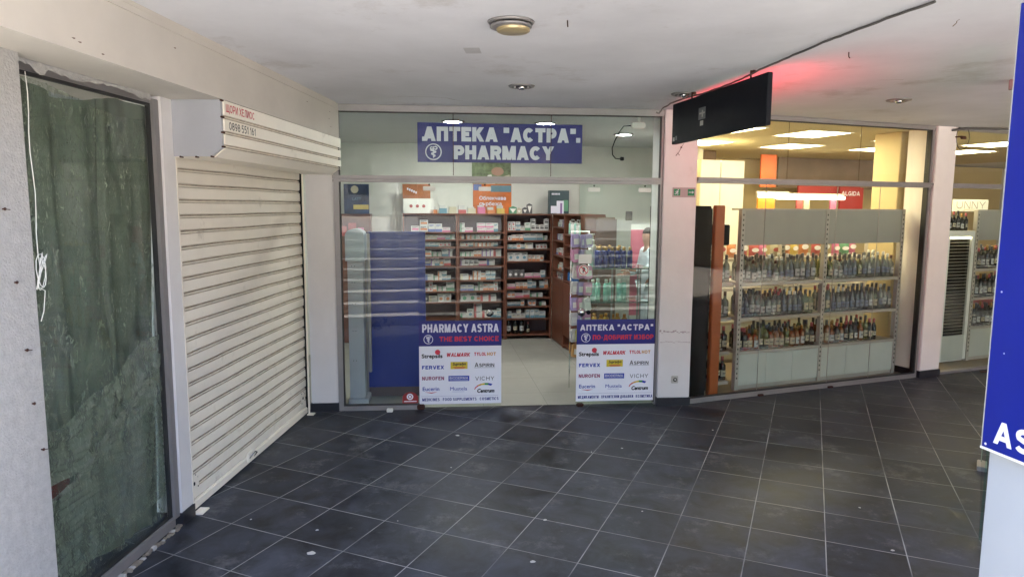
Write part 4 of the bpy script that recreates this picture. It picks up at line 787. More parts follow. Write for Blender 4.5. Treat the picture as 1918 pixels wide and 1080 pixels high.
WINE = [(.034, 0), (.0365, .004), (.0365, .185), (.031, .205), (.0145, .235), (.014, .30)]
FLASK = [(.033, 0), (.036, .005), (.037, .13), (.03, .16), (.0155, .175), (.0145, .225)]
BT = {}
def bt(k, desc, cat, *a, **kw):
    o = bottle('spirit_bottle' if cat == 'bottle' else 'wine_bottle', *a, **kw); BT[k] = (o, desc, cat)
m_lab1 = mat('grey white bottle label', (.42, .43, .42), .5); m_lab2 = mat('dull blue bottle label', (.15, .17, .23), .5); m_lab3 = mat('dull cream bottle label', (.42, .37, .26), .5)
bt('v1', 'black-capped clear spirit bottle', 'bottle', TALL, m_clear, CM['black'], (.24, .292), m_lab1, (.05, .13), .0348)
bt('v2', 'white-capped clear spirit bottle', 'bottle', TALL, m_clear, m_white2, (.25, .292), m_lab2, (.05, .12), .0348)
bt('v3', 'brown-capped clear spirit bottle', 'bottle', SQ, m_clear, mat('brown cap', (.08, .03, .02), .4), (.215, .258), m_lab1, (.04, .11), .0388)
bt('v4', 'red-capped clear spirit bottle', 'bottle', TALL, m_clear, CM['red'], (.245, .292), m_lab3, (.045, .13), .0348)
bt('b1', 'bluish spirit bottle', 'bottle', TALL, m_cblue, CM['black'], (.24, .292), m_lab2, (.04, .12), .0348)
bt('g1', 'greenish spirit bottle', 'bottle', SQ, mat('greenish bottle glass', (.15, .24, .15), .08, alpha=.6, spec=.8), CM['black'], (.215, .258), m_lab3, (.04, .12), .0388)
bt('a1', 'cream-labelled amber bottle', 'bottle', SQ, m_amber, CM['black'], (.205, .258), m_lab3, (.035, .12), .0388)
bt('a2', 'white-labelled amber bottle', 'bottle', FLASK, m_amber, mat('gold cap', (.4, .22, .06), .3, .6), (.19, .232), m_lab1, (.03, .11), .038)
bt('o1', 'olive coloured bottle', 'bottle', TALL, m_olive, CM['black'], (.24, .292), m_lab3, (.05, .12), .0348)
bt('k1', 'pale-labelled dark liqueur bottle', 'bottle', SQ, m_wine, CM['red'], (.21, .258), m_lab3, (.04, .11), .0388)
bt('w1', 'white-labelled dark wine bottle', 'wine', WINE, m_wine, CM['black'], (.25, .305), m_lab1, (.05, .13), .0373)
bt('w2', 'cream-labelled dark wine bottle', 'wine', WINE, m_wine, CM['red'], (.25, .305), m_lab3, (.06, .12), .0373)
bt('w3', 'gold-necked dark wine bottle', 'wine', WINE, m_wine, BT['a2'][0].children[0].data.materials[0], (.24, .305), m_lab1, (.04, .12), .0373)
used = set()
def put(k, fr, s, d_, z, where, group, sc=1.0):
    o, desc, cat = BT[k]
    c = o if k not in used else copytree(o); used.add(k)
    c.location = fr.w((s, d_, z)); c.rotation_euler = (0, 0, fr.a+random.uniform(-.25, .25)); c.scale = (sc, sc, sc*random.uniform(.88, 1.06))
    tag(c, (desc+' '+where).replace(' ,', ','), 'wine bottle' if cat == 'wine' else 'bottle', group); return c

# ---- liquor store gondola by the window
GD = .2
def gondola(s0, s1, label, zs, fr=LQ, d0=GD, dep=.42, top=True, plinth=True, posts=(1, 1)):
    t = Thing('store_shelf', label, 'shelf unit', fr, ((s0+s1)/2, d0, 0), 'white store shelves')
    for i, s_ in enumerate((s0, s1)):
        if not posts[i]: continue
        mb = MB().box(s_-.022, s_+.022, d0, d0+.05, .004, 1.84, m_metalw)
        z = .12
        while z < 1.82: mb.box(s_-.006, s_+.006, d0-.0012, d0-.0002, z, z+.018, m_dark); z += .05
        t.part('post', mb)
    for z in zs:
        t.part('shelf', MB().box(s0+.023, s1-.023, d0+.003, d0+dep, z-.032, z, m_metalw)); t.part('wire_guard', MB().tube([(s0+.03, d0+.012, z+.03), (s1-.03, d0+.012, z+.03)], .0022, m_chrome, 5).tube([(s0+.03, d0+.012, z+.015), (s1-.03, d0+.012, z+.015)], .0018, m_chrome, 5))
    if plinth:
        w = (s1-s0-.046)/3
        for i in range(3): t.part('base_panel', MB().box(s0+.023+i*w+.002, s0+.023+(i+1)*w-.002, d0+.004, d0+.016, .05, zs[-1]-.034, m_plate))
        t.part('kick', MB().box(s0+.02, s1-.02, d0+.02, d0+.03, .004, .05, m_metalw))
    if top: t.part('header_panel', MB().box(s0+.023, s1-.023, d0+.006, d0+.02, 1.478, 1.825, m_pan)); t.part('top_cap', MB().box(s0+.02, s1-.02, d0+.0, d0+dep*.5, 1.826, 1.842, m_metalw))
    for z in zs[:-1] if plinth else zs:
        for s_, sg in ((s0, 1), (s1, -1)): t.part('bracket', MB().prism([(s_+sg*.024, z-.034), (s_+sg*.12, z-.034), (s_+sg*.07, z-.05), (s_+sg*.04, z-.08), (s_+sg*.024, z-.13)], d0+dep-.02, d0+dep-.014, m_metalw))
    return t
ZG = [1.10, .745, .40]
U1 = (.73, 1.815); U2 = (1.815, 2.90)
gondola(*U1, 'grey store shelf nearest the black cabinet behind the liquor store window', ZG)
gondola(*U2, 'grey store shelf in the right half of the liquor store window', ZG, posts=(0, 1))
random.seed(5)
rows = {(0, 0): ['v1', 'v3', 'v1', 'v2', 'v3', 'v2', 'b1', 'v1', 'b1', 'v2'], (0, 1): ['b1', 'v1', 'v3', 'g1', 'v4', 'v2', 'b1', 'g1'], (0, 2): ['k1', 'a2', 'o1', 'a1', 'a1', 'a1', 'a2', 'o1'],
        (1, 0): ['o1', 'v3', 'b1', 'b1', 'v2', 'v1', 'v2', 'v3'], (1, 1): ['v4', 'v2', 'b1', 'b1', 'g1', 'v1'], (1, 2): ['a1', 'a2', 'a2', 'k1', 'w1', 'w1', 'k1', 'w2', 'o1']}
SN = ['top', 'middle', 'bottom']
for u, (s0, s1) in enumerate((U1, U2)):
    for r_ in range(3):
        seq = rows[(u, r_)]
        for row in range(3):
            s = s0+.062+row*.035; i = 0; end = s1-.055 - (.13 if (u, r_) == (1, 2) else 0)
            while s < end:
                k = seq[min(len(seq)-1, int(i/ (14.0/len(seq))))] if random.random() < .8 else random.choice(seq)
                put(k, LQ, s, GD+.07+row*.095+random.uniform(-.008, .008), ZG[r_]+.001, ', %s row, %s shelf, %s window bay' % (('front', 'middle', 'back')[row], SN[r_], ('left', 'right')[u]), 'bottles on the window shelves', .92 if BT[k][2] != 'wine' else .80)
                s += random.uniform(.065, .074); i += 1
# end bay turned sideways on the left
EB = (.47, .70)
t = gondola(EB[0], EB[1], 'narrow end bay of grey shelving beside the orange post', [1.10, .745, .40, .09], top=False, plinth=False, posts=(0, 0), d0=.26, dep=.40)
for r_, z in enumerate([1.10, .745, .40, .09]):
    for row in range(2):
        for i in range(3): put(('v1', 'v3', 'k1', 'k1')[r_] if i != 1 else ('v3', 'v1', 'a1', 'w2')[r_], LQ, .515+i*.07+row*.02, .34+row*.13, z+.001, ', %s shelf of the end bay' % ('top', 'second', 'third', 'lowest')[r_], 'bottles in the end bay')
single('speaker_box', MB().bbox(.49, .655, .3, .45, 1.475, 1.68, m_black, .008), 'small black box on top of the end bay', 'box', LQ, (.57, .35, 1.475))
# black cabinet and orange post
t = Thing('black_cabinet', 'tall glossy black cabinet just inside the liquor store window', 'cabinet', LQ, (.16, .12, 0)); t.part('carcass', MB().bbox(.0, .30, .14, .75, .004, 1.865, m_fridge, .006)); t.part('door', MB().bbox(.005, .295, .115, .137, .06, 1.84, m_fridge, .006)); t.part('handle', MB().tube([(.27, .10, .95), (.27, .10, 1.25)], .006, m_black, 8))
g = MB(); g.prism([(.028, 1.43), (.05, 1.36), (.072, 1.43), (.072, 1.455), (.028, 1.455)], .1135, .1145, m_pan); ftext(g, 'a', .043, .057, 1.405, .02, .1132, m_blk); t.part('shield_sticker', g)
single('orange_post', MB().bbox(.335, .445, .12, .17, .004, 1.87, m_brown, .006), 'orange brown post between the black cabinet and the bottle shelves', 'post', LQ, (.39, .12, 0))
# snacks on a gondola behind
gondola(1.15, 2.2, 'far grey shelf of snack bags behind the left window bay', [1.25, .9, .5], d0=1.25, top=False); gondola(2.22, 3.6, 'far grey shelf of snack bags behind the right window bay', [1.25, .9, .5], d0=1.25, top=False)
def bag(w, h, m, m2):
    mb = MB(); n = 6
    P_ = []
    for j in range(n+1):
        v = j/n; b = .03*math.sin(PI*v)**.6
        for i in range(5):
            u = i/4; P_.append((w*(u-.5)*(1-.08*math.sin(PI*v)), -b*math.sin(PI*u)+.001*i, h*v))
    for j in range(n+1):
        v = j/n; b = .03*math.sin(PI*v)**.6
        for i in range(5): u = i/4; P_.append((w*(u-.5)*(1-.08*math.sin(PI*v)), b*math.sin(PI*u)+.002, h*v))
    F = [(j*5+i, j*5+i+1, j*5+i+6, j*5+i+5) for j in range(n) for i in range(4)]; mb.poly(P_, F+[tuple(a+35 for a in reversed(f)) for f in F], m, True)
    root = mb.build('snack_bag'); MB().prism([(w*.33*math.cos(a*PI/6), h*.55+w*.2*math.sin(a*PI/6)) for a in range(12)], -.034, -.031, m2).build('printed_badge', root); return root
bags = {}
random.seed(9)
for z in (1.251, .901):
    s = 1.22; i = 0
    while s < 3.55:
        c = random.choice(['yellow', 'yellow', 'orange', 'red', 'pink', 'cream', 'green'] if s > 1.5 else ['cream', 'orange'])
        if c not in bags: bags[c] = bag(.15, .2, CM[c], m_wht if c != 'cream' else CM['red']); o = bags[c]
        else: o = copytree(bags[c])
        o.location = LQ.w((s, 1.35+random.uniform(0, .05), z)); o.rotation_euler = (0, 0, LQ.a+random.uniform(-.2, .2)); o.scale = (1, 1, random.uniform(.8, 1.1))
        tag(o, '%s snack bag on the %s far shelf behind the bottles' % (c, 'upper' if z > 1 else 'lower'), 'snack bag', 'snack bags behind the bottles'); s += .16
# back of the store
DB = 4.6
single('store_wall', MB().box(-1.5, 11, DB, DB+.05, .005, HCEIL-.021, m_lwall), 'cream back wall of the liquor store', 'wall', LQ, (3, DB, 0))
single('cupboard', MB().bbox(1.52, 1.82, 2.0, 2.5, .005, 2.45, m_white2, .006).bbox(1.83, 2.2, 2.0, 2.5, .005, 2.45, m_white2, .006), 'tall white cupboards at the back left of the liquor store', 'cupboard', LQ, (1.8, 2.0, 0))
def bgp(x0, y0, x1, y1, dd, z0f=0):
    a, b = LQ.px(x0, y1, dd), LQ.px(x1, y0, dd); return a[0], b[0], a[1], b[1]
def bgpanel(name, label, cat, rct, dd, m, th=.03):
    s0, s1, z0, z1 = bgp(*rct, dd); return single(name, MB().bbox(s0, s1, dd, dd+th, z0, z1, m, .003), label, cat, LQ, (s0, dd, z0))
bgpanel('orange_banner', 'tall orange panel hanging at the back of the liquor store', 'banner', (1424, 290, 1456, 350), 3.0, m_orange)
bgpanel('orange_banner', 'small bright orange panel below the lit tube', 'banner', (1419, 371, 1452, 396), 3.0, mat('bright orange', (.8, .26, .02), .5))
bgpanel('bulkhead', 'grey brown bulkhead band at the back of the liquor store', 'wall panel', (1456, 296, 1702, 352), 4.0, mat('grey brown band', (.26, .19, .14), .7, var=.2, scale=2))
bgpanel('bulkhead', 'brown bulkhead above the black cabinet', 'wall panel', (1304, 282, 1342, 350), 3.4, mat('brown band', (.24, .15, .09), .7, var=.2))
bgpanel('red_banner', 'long red sign board at the back of the liquor store', 'sign', (1495, 350, 1612, 362), 3.4, m_redp)
a = bgp(1572, 352, 1618, 392, 3.3); t = Thing('red_sign', 'red shop sign with white capitals at the back of the liquor store', 'sign', LQ, (a[0], 3.3, a[2])); t.part('board', MB().bbox(a[0], a[1], 3.3, 3.33, a[2], a[3], m_redp, .003)); g = MB(); text(g, 'ALGIDA', a[0]+.03, a[1]-.08, a[3]-.13, .07, 3.298, m_let, .18); t.part('lettering', g)
for i, (x, c) in enumerate(((1492, 'red'), (1505, 'cream'), (1555, 'pink'), (1650, 'violet'), (1668, 'black'))): bgpanel('shelf_poster', 'small %s poster above the far shelves' % c, 'poster', (x, 375-(8 if i > 2 else 0), x+(12 if i < 3 else 20), 392), 2.9, CM[c])
for r_, (rc, lab) in enumerate((((1419, 364, 1480, 370), 'lit tube lamp behind the left window bay'), ((1452, 368, 1582, 373), 'long lit tube lamp behind both window bays'), ((1297, 365, 1338, 368), 'upper lit tube lamp over the black cabinet'), ((1297, 371, 1338, 375), 'lower lit tube lamp over the black cabinet'))):
    s0, s1, z0, z1 = bgp(*rc, 2.8); t = Thing('tube_lamp', lab, 'lamp', LQ, (s0, 2.8, z0), 'tube lamps'); t.part('tube', MB().tube([(s0+.01, 2.8, (z0+z1)/2), (s1-.01, 2.8, (z0+z1)/2)], (z1-z0)/2, m_tube, 8)); t.part('end_cap', MB().box(s0-.02, s0+.01, 2.79, 2.81, z0, z1+.01, m_metalw)); t.part('mount', MB().box(s0, s1, 2.82, 2.85, z1+.002, z1+.04, m_metalw))
single('inner_pillar', MB().bbox(2.96, 3.28, .35, .7, .005, HCEIL-.022, m_lwall, .006), 'cream inner pillar behind the right edge of the liquor store window', 'pillar', LQ, (3.1, .35, 0))
def panel_lamp(x, y, lab):
    t = Thing('ceiling_panel_lamp', lab, 'ceiling light', Frame(x, y, LQ.a), (0, 0, HCEIL-.02), 'square lit panels in the store ceiling')
    t.part('frame', MB().box(-.31, .31, -.31, -.29, -.008, -.0005, m_white2).box(-.31, .31, .29, .31, -.008, -.0005, m_white2).box(-.31, -.29, -.29, .29, -.008, -.0005, m_white2).box(.29, .31, -.29, .29, -.008, -.0005, m_white2)) if False else None
    a = HCEIL-.02
    t.part('frame', MB().box(-.31, .31, -.31, -.29, a-.008, a-.0005, m_white2).box(-.31, .31, .29, .31, a-.008, a-.0005, m_white2).box(-.31, -.29, -.29, .29, a-.008, a-.0005, m_white2).box(.29, .31, -.29, .29, a-.008, a-.0005, m_white2)); t.part('diffuser', MB().box(-.289, .289, -.289, .289, a-.006, a-.001, m_lightl))
for x, y, l in ((3.06, 8.26, 'large lit panel nearest the window'), (3.38, 9.87, 'lit panel behind the nearest one'), (2.03, 9.35, 'lit panel left of the chain beside the black sign'), (4.79, 10.31, 'far lit panel behind the right window bay'), (4.5, 8.92, 'lit panel cut by the cream inner pillar'), (5.95, 9.55, 'lit panel in the narrow right window'), (6.25, 10.8, 'far lit panel in the narrow right window'), (1.95, 7.75, 'lit panel hidden above the black cabinet')): panel_lamp(x, y, l)
g = MB()
# liquor store front
t = Thing('liquor_store_front', 'aluminium and glass front of the liquor store', 'shop front', LQ, (1.5, 0, 0))
f_ = MB(); f_.bbox(-.03, .0, -.02, .05, 0, 2.68, m_alu, .003).bbox(2.97, 3.0, -.02, .05, 0, 2.68, m_alu, .003).bbox(-.03, 3.0, -.03, .05, 2.68, HCEIL-.002, m_alu, .003).bbox(-.0, 2.97, -.035, .04, 0, .045, m_alu, .003)
f_.box(2.955, 2.969, -.018, .04, .05, 2.68, m_alud).box(0, 2.955, -.015, .03, 2.672, 2.68, m_alud).box(0, 2.955, -.02, .02, .045, .052, m_alud); t.part('frame', f_)
t.part('transom', MB().bbox(0, 3.02, -.045, .04, 2.097, 2.125, m_alu, .003).bbox(0, 3.02, -.03, .04, 2.072, 2.0965, m_alu, .003))
xs = (0, 1.055, 1.98, 2.955)
for i in range(3): t.part('upper_pane', MB().box(xs[i]+.002, xs[i+1]-.002, 0, .008, 2.125, 2.672, m_glass))
xs = (0, .82, 1.72, 2.30, 2.955)
for i in range(4): t.part('lower_pane', MB().box(xs[i]+.002, xs[i+1]-.002, 0, .008, .052, 2.072, m_glass))
for s0 in (1.055, 1.98):
    j = MB(); zz = 2.672
    while zz > 2.12: j.bbox(s0-.003, s0+.003, -.006, -.001, zz-.012, zz-.002, m_rust, .002); zz -= .0125
    t.part('glass_joint', j)
for s0 in (.82, 1.72, 2.30): t.part('glass_joint', MB().box(s0-.001, s0+.001, 0, .008, .052, 2.072, m_pan))
t.part('foot_clamp', MB().bbox(.80, .86, -.06, -.03, .001, .02, m_rust, .004)); t.part('foot_clamp', MB().bbox(1.70, 1.76, -.06, -.03, .001, .02, m_rust, .004))
t = Thing('side_window', 'narrow far right window of the liquor store', 'shop front', LQ, (4, 0, 0))
t.part('frame', MB().bbox(3.30, 6.5, -.03, .05, 2.69, HCEIL-.002, m_alu, .003).bbox(3.30, 6.5, -.03, .04, 0, .03, m_alu, .003)); t.part('transom', MB().bbox(3.3, 6.5, -.04, .04, 2.075, 2.125, m_alu, .003))
t.part('upper_pane', MB().box(3.302, 6.5, 0, .008, 2.125, 2.69, m_glass)); t.part('lower_pane', MB().box(3.302, 6.5, 0, .008, .03, 2.075, m_glass))
# wine cooler and shelf behind the side window
a0, _, z0, z1 = bgp(1768, 435, 1815, 690, .35)
t = Thing('wine_cooler', 'tall white wine cooler with a dark wire grille', 'cooler', LQ, (4.06, .35, 0)); t.part('carcass', MB().box(3.82, 4.29, .40, .9, .005, 1.59, m_white2)); t.part('door_frame', MB().box(3.82, 3.87, .36, .399, .03, 1.59, m_white2).box(4.24, 4.29, .36, .399, .03, 1.59, m_white2).box(3.87, 4.24, .36, .399, 1.52, 1.59, m_white2).box(3.87, 4.24, .36, .399, .03, .33, m_plate))
t.part('dark_inside', MB().box(3.87, 4.24, .385, .398, .33, 1.52, m_wine))
g = MB()
for i in range(30): g.tube([(3.875, .375, .36+i*.039), (4.235, .375, .36+i*.039)], .003, m_metalw, 5)
t.part('grille', g); t.part('top_lamp', MB().bbox(3.88, 4.23, .362, .374, 1.50, 1.519, m_tube, .002))
for i in range(6): put(('w1', 'w3', 'w2')[i % 3], LQ, 3.88+i*.07, .45, 1.591, 'on top of the wine cooler', 'bottles on the wine cooler', .75)
gondola(4.33, 5.5, 'grey shelf of wine bottles in the narrow right window', [1.13, .78, .42], d0=.36)
for r_, z in enumerate([1.13, .78, .42]):
    for row in range(2):
        for i in range(13): put(('w1', 'w2', 'w1', 'w3')[(i+r_+row) % 4], LQ, 4.39+i*.078+row*.03, .43+row*.1, z+.001, ', %s row, %s shelf, narrow right window' % (('front', 'back')[row], SN[r_]), 'wine bottles in the narrow right window', .92)
single('red_carton', MB().bbox(4.55, 5.1, .62, .7, .42, .74, CM['red'], .004), 'red carton behind the lowest wine bottles', 'carton', LQ, (4.6, .62, .42))
t = Thing('white_sign', 'white sign with thin dark capitals above the wine bottles', 'sign', LQ, (4.4, 1.4, 1.85)); a = bgp(1785, 374, 1852, 396, 1.4)
t.part('board', MB().bbox(a[0], a[1], 1.4, 1.42, a[2], a[3], m_white2, .002)); g = MB(); text(g, 'UNNY', a[0]+.06, a[1]-.06, a[2]+.04, a[3]-a[2]-.07, 1.398, mat('grey brown lettering', (.16, .13, .1), .5), .1, sp=.2); t.part('lettering', g)
g = MB(); a = LQ.px(1800, 258, -.03)
g.tube([(a[0]+.10*math.cos(i*.35), -.05, a[1]+.0+.13*math.sin(i*.35)) for i in range(19)], .004, m_cable, 6).tube([(a[0]-.12, -.06, a[1]), (a[0]-.02, -.055, a[1]+.01), (a[0]+.05, -.05, a[1]-.01)], .008, m_rust, 6).bbox(a[0]-.04, a[0]+.04, -.07, -.045, a[1]-.02, a[1]+.015, m_rust, .008)
single('wire_loop', g, 'loop of spare wire hanging over the narrow right window', 'wire', LQ, (a[0], -.05, a[1]))
g = MB(); g.tube([LQ.w((3.2, -.06, 2.68)), LQ.w((3.35, -.1, 2.70)), LQ.w((3.9, -.25, 2.705)), (5.6, 7.7, 2.71)], .012, m_cable, 7); single('ceiling_cable', g, 'thick cable running along the ceiling above the narrow right window', 'cable', WD, (4.6, 7.8, 2.7))

# ---- right foreground: glass screen, pillar and blue sign
A_ = Vector((3.17, 4.95, 0)); B_ = Vector((2.42, 3.74, 0)); GS = Frame(A_.x, A_.y, math.atan2((B_-A_).y, (B_-A_).x)); ln = (B_-A_).length
t = Thing('glass_screen', 'frameless glass screen seen edge on beside the blue sign', 'glass screen', GS, (ln/2, 0, 0)); t.part('pane', MB().box(0, ln, -.006, .006, .03, 2.66, m_glassg)); t.part('edge', MB().box(-.012, -.001, -.009, .009, .03, 2.66, mat('polished glass edge', (.30, .36, .30), .2))); t.part('ceiling_clamp', MB().bbox(-.03, .04, -.04, .04, 2.655, 2.719, mat('rosy clamp', (.3, .16, .16), .5), .004)); t.part('floor_clamp', MB().bbox(-.05, .12, -.03, .03, .001, .035, m_alu, .004))
DC = Frame(1.294, 2.0, math.atan2(-.97, .23))
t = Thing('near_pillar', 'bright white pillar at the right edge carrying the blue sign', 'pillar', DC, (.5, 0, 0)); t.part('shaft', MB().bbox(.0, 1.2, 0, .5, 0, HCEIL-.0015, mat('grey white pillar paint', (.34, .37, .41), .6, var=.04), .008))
t = Thing('blue_sign', 'royal blue sign with large white letters on the near right pillar', 'sign', DC, (.5, -.02, 1.2)); t.part('board', MB().box(.0, 1.1, -.022, -.002, 1.168, 2.4, m_blue2)); t.part('trim', MB().box(-.004, 1.1, -.024, -.001, 1.161, 1.1675, m_white2).box(-.003, -.0005, -.023, -.001, 1.168, 2.4, m_pan)); g = MB(); text(g, 'ASTRA', .036, .34, 1.19, .066, -.0226, m_let, .22, sp=.1); t.part('lettering', g); g = MB(); disc(g, .012, 1.178, .004, -.0226, m_let, 8); disc(g, .045, 1.45, .0025, -.0226, m_let, 8); disc(g, .02, 1.62, .003, -.0226, m_let, 8); t.part('screw_cap', g)

# ---- rest of the pharmacy interior
def php(x0, y0, x1, y1, fr, dd): a, b = fr.px(x0, y1, dd), fr.px(x1, y0, dd); return a[0], b[0], a[1], b[1]
t = Thing('display_board', 'dark blue display back standing behind the left pane', 'display panel', PH, (.4, .42, 0)); a = php(692, 437, 796, 744, PH, .42); t.part('panel', MB().box(a[0], a[1], .42, .45, .1, a[3], m_bpanel)); t.part('side_trim', MB().box(a[0]-.02, a[0]-.001, .41, .46, .06, a[3], m_alu)); t.part('plinth', MB().box(a[0], a[1], .43, .45, .006, .099, m_wback)); t.part('top_ledge', MB().box(a[0], a[1], .42, .6, a[3]+.001, a[3]+.012, m_bpanel))
a = php(652, 440, 676, 745, PH, .2); t = Thing('weighing_kiosk', 'pale grey machine column with a rounded blue head at the left pane', 'kiosk', PH, (.15, .2, 0)); t.part('column', MB().bbox(.06, .20, .17, .32, .06, 1.45, m_boxs, .006)); t.part('foot', MB().bbox(.05, .23, .15, .40, .005, .06, m_boxs, .006))
t.part('head', MB().prism([(.05, 1.35), (.22, 1.35), (.22, 1.58)]+[(.135+.085*math.cos(R(q)), 1.58+.06*math.sin(R(q))) for q in range(15, 166, 15)]+[(.05, 1.58)], .13, .34, mat('pale blue plastic', (.36, .42, .46), .35))); t.part('arm', MB().bbox(.235, .26, .2, .24, .3, 1.6, m_alu, .004))
g = MB()
for z in (.42, .7, .95, 1.15, 1.3): g.tube([(.10, .168, z), (.10, .17, z)], .004, m_dark, 6).tube([(.125, .168, z), (.125, .17, z)], .004, m_dark, 6)
t.part('screw_holes', g)
t = Thing('side_cabinet', 'wooden cabinet of red packages at the left end of the pharmacy', 'cabinet', BK, (-2.8, -.1, 0)); t.part('carcass', MB().box(-3.1, -2.47, .0, .3, .006, 1.74, m_wood)); t.part('red_packages', MB().bbox(-2.85, -2.78, -.05, -.002, 1.45, 1.58, CM['red'], .004).bbox(-2.76, -2.66, -.05, -.002, 1.45, 1.62, CM['red'], .004).bbox(-2.64, -2.56, -.05, -.002, 1.45, 1.56, CM['pink'], .004).box(-3.05, -2.5, -.06, -.001, 1.43, 1.449, m_wood))
a = php(645, 345, 691, 402, BK, .0); t = Thing('wall_poster', 'dark blue product poster on the left cabinet', 'poster', BK, (a[0], -.02, a[2])); t.part('sheet', MB().box(a[0], a[1], -.01, -.003, 1.742, a[3], mat('night blue poster', (.012, .035, .10), .4, var=.8, scale=6))); g = MB(); disc(g, a[0]+.14, a[3]-.07, .05, -.0115, CM['cream']); text(g, 'LATT', a[0]+.11, a[0]+.22, a[3]-.21, .035, -.0115, CM['teal'], .16); rect(g, a[0]+.12, a[1]-.01, 1.80, 1.86, -.0115, CM['yellow']); t.part('printing', g)
def posterbox(rct, dd, m, lab, name='wall_poster', cat='poster', th=.01, fr=BK):
    a = php(*rct, fr, dd); t = Thing(name, lab, cat, fr, (a[0], dd, a[2])); t.part('sheet', MB().box(a[0], a[1], dd, dd+th, a[2], a[3], m)); return t, a
t, a = posterbox((754, 345, 806, 372), .1, mat('brown product card', (.35, .12, .04), .5, var=.3, scale=9), 'orange brown display card with white lettering on the left shelves', 'display_card', 'card'); g = MB(); [rect(g, a[0]+.06+.028*i, a[0]+.08+.028*i, a[3]-.08-.012*i, a[3]-.05-.012*i, .099, m_let) for i in range(5)]; t.part('printing', g)
t, a = posterbox((756, 372, 812, 400), .06, m_white2, 'white display card with three red dots on the left shelves', 'display_card', 'card'); g = MB()
for i in range(3): disc(g, a[0]+.1+i*.085, (a[2]+a[3])/2, .022, .0585, CM['red'])
t.part('red_dots', g)
t, a = posterbox((886, 345, 958, 402), .325, mat('orange gradient poster', (.62, .16, .03), .5, var=.5, scale=3), 'orange poster with Bulgarian words above the shelves'); g = MB(); ftext(g, 'Облекчава', a[0]+.09, a[1]-.08, a[3]-.22, .048, .3235, m_let, .04); ftext(g, 'сърбежа', a[0]+.09, a[1]-.14, a[3]-.30, .048, .3235, m_let, .04); t.part('lettering', g); g = MB(); rect(g, a[0]+.25, a[1]-.005, a[3]-.11, a[3]-.02, .3238, CM['teal']); rect(g, a[0]+.005, a[0]+.12, a[3]-.09, a[3]-.005, .3238, CM['blue']); t.part('blue_band', g)
t, a = posterbox((884, 300, 957, 344), .325, mat('leafy photo print', (.20, .26, .13), .5, var=.7, scale=12), 'photo poster of a sleeping person among leaves above the orange poster'); g = MB(); g.prism([(a[0]+.36+.09*math.cos(q), a[3]-.16+.06*math.sin(q)) for q in [i*PI/6 for i in range(12)]], .3225, .3245, m_skin); g.prism([(a[0]+.2, a[2]+.003), (a[0]+.22, a[2]+.12), (a[0]+.27, a[2]+.13), (a[0]+.33, a[2]+.003)], .3225, .3245, m_white2); g.prism([(a[0]+.36, a[2]+.003), (a[0]+.4, a[2]+.09), (a[1]-.02, a[2]+.13), (a[1]-.004, a[2]+.003)], .3225, .3245, CM['cream']); t.part('printing', g)
t, a = posterbox((1029, 357, 1066, 402), .02, mat('dark display box', (.03, .06, .07), .4, var=.3), 'dark product display box on top of the shelves', 'display_box', 'display box', .12); g = MB(); [rect(g, a[0]+.03+.02*i, a[0]+.045+.02*i, a[3]-.06, a[3]-.035, .018, m_let) for i in range(6)]; rect(g, a[0]+.02, a[0]+.10, a[2]+.02, a[2]+.12, .018, m_let); rect(g, a[0]+.1, a[0]+.2, a[2]+.005, a[2]+.19, .0175, m_let); rect(g, a[0]+.15, a[0]+.18, a[2]+.005, a[2]+.16, .0168, CM['violet']); rect(g, a[0]+.19, a[1]-.01, a[2]+.05, a[2]+.2, .0185, CM['green']); t.part('printing', g)
for i, (x, w, h, c, sh_) in enumerate(((954, 14, 17, 'green', 0), (968, 9, 14, 'cream', 0), (979, 9, 15, 'black', 1), (987, 10, 22, 'black', 2))):
    a = php(x, 403-h, x+w, 403, BK, .1); z0 = 1.751; P_ = [(a[0], z0), (a[1], z0), (a[1], a[3]-.02), ((a[0]+a[1])/2, a[3]), (a[0], a[3]-.02)]; t = Thing('product_pack', 'small %s and white product pack standing on top of the shelves' % c, 'package', BK, (a[0], .1, z0), 'packs on top of the shelves'); t.part('pack', MB().prism(P_, .1, .16, CM[c])); m_ = (a[0]+a[1])/2; t.part('white_front', MB().prism([(m_-.002, z0+.01), (a[1]-.008, a[3]-.035), (a[0]+.008, a[3]-.035)], .097, .0995, m_white2))
for i in range(8):
    x = 805+i*18; a = php(x, 388, x+14, 400, BK, .06); c = ['orange', 'teal', 'cream', 'red', 'cream', 'pink', 'orange', 'yellow'][i]; single('stacked_carton', MB().box(a[0], a[1], .06, .14, 1.7505, 1.7505+.05+.02*(i % 3), CM[c]).box(a[0], a[1]-.02, .065, .14, 1.751+.05+.02*(i % 3), 1.79+.05+.02*(i % 2), m_cart), '%s and white cartons stacked on top of the left shelves' % c, 'medicine box', BK, (a[0], .06, 1.75), 'cartons on top of the shelves')
# dark bottles on the lowest shelf
for i, (s, k) in enumerate(((-.60, 'w1'), (-.50, 'w2'), (-.41, 'w1'), (-.32, 'k1'))): put(k, BK, s, .08, .071, 'on the lowest shelf beyond the doorway', 'bottles on the lowest shelf', .9 if i < 3 else .62)
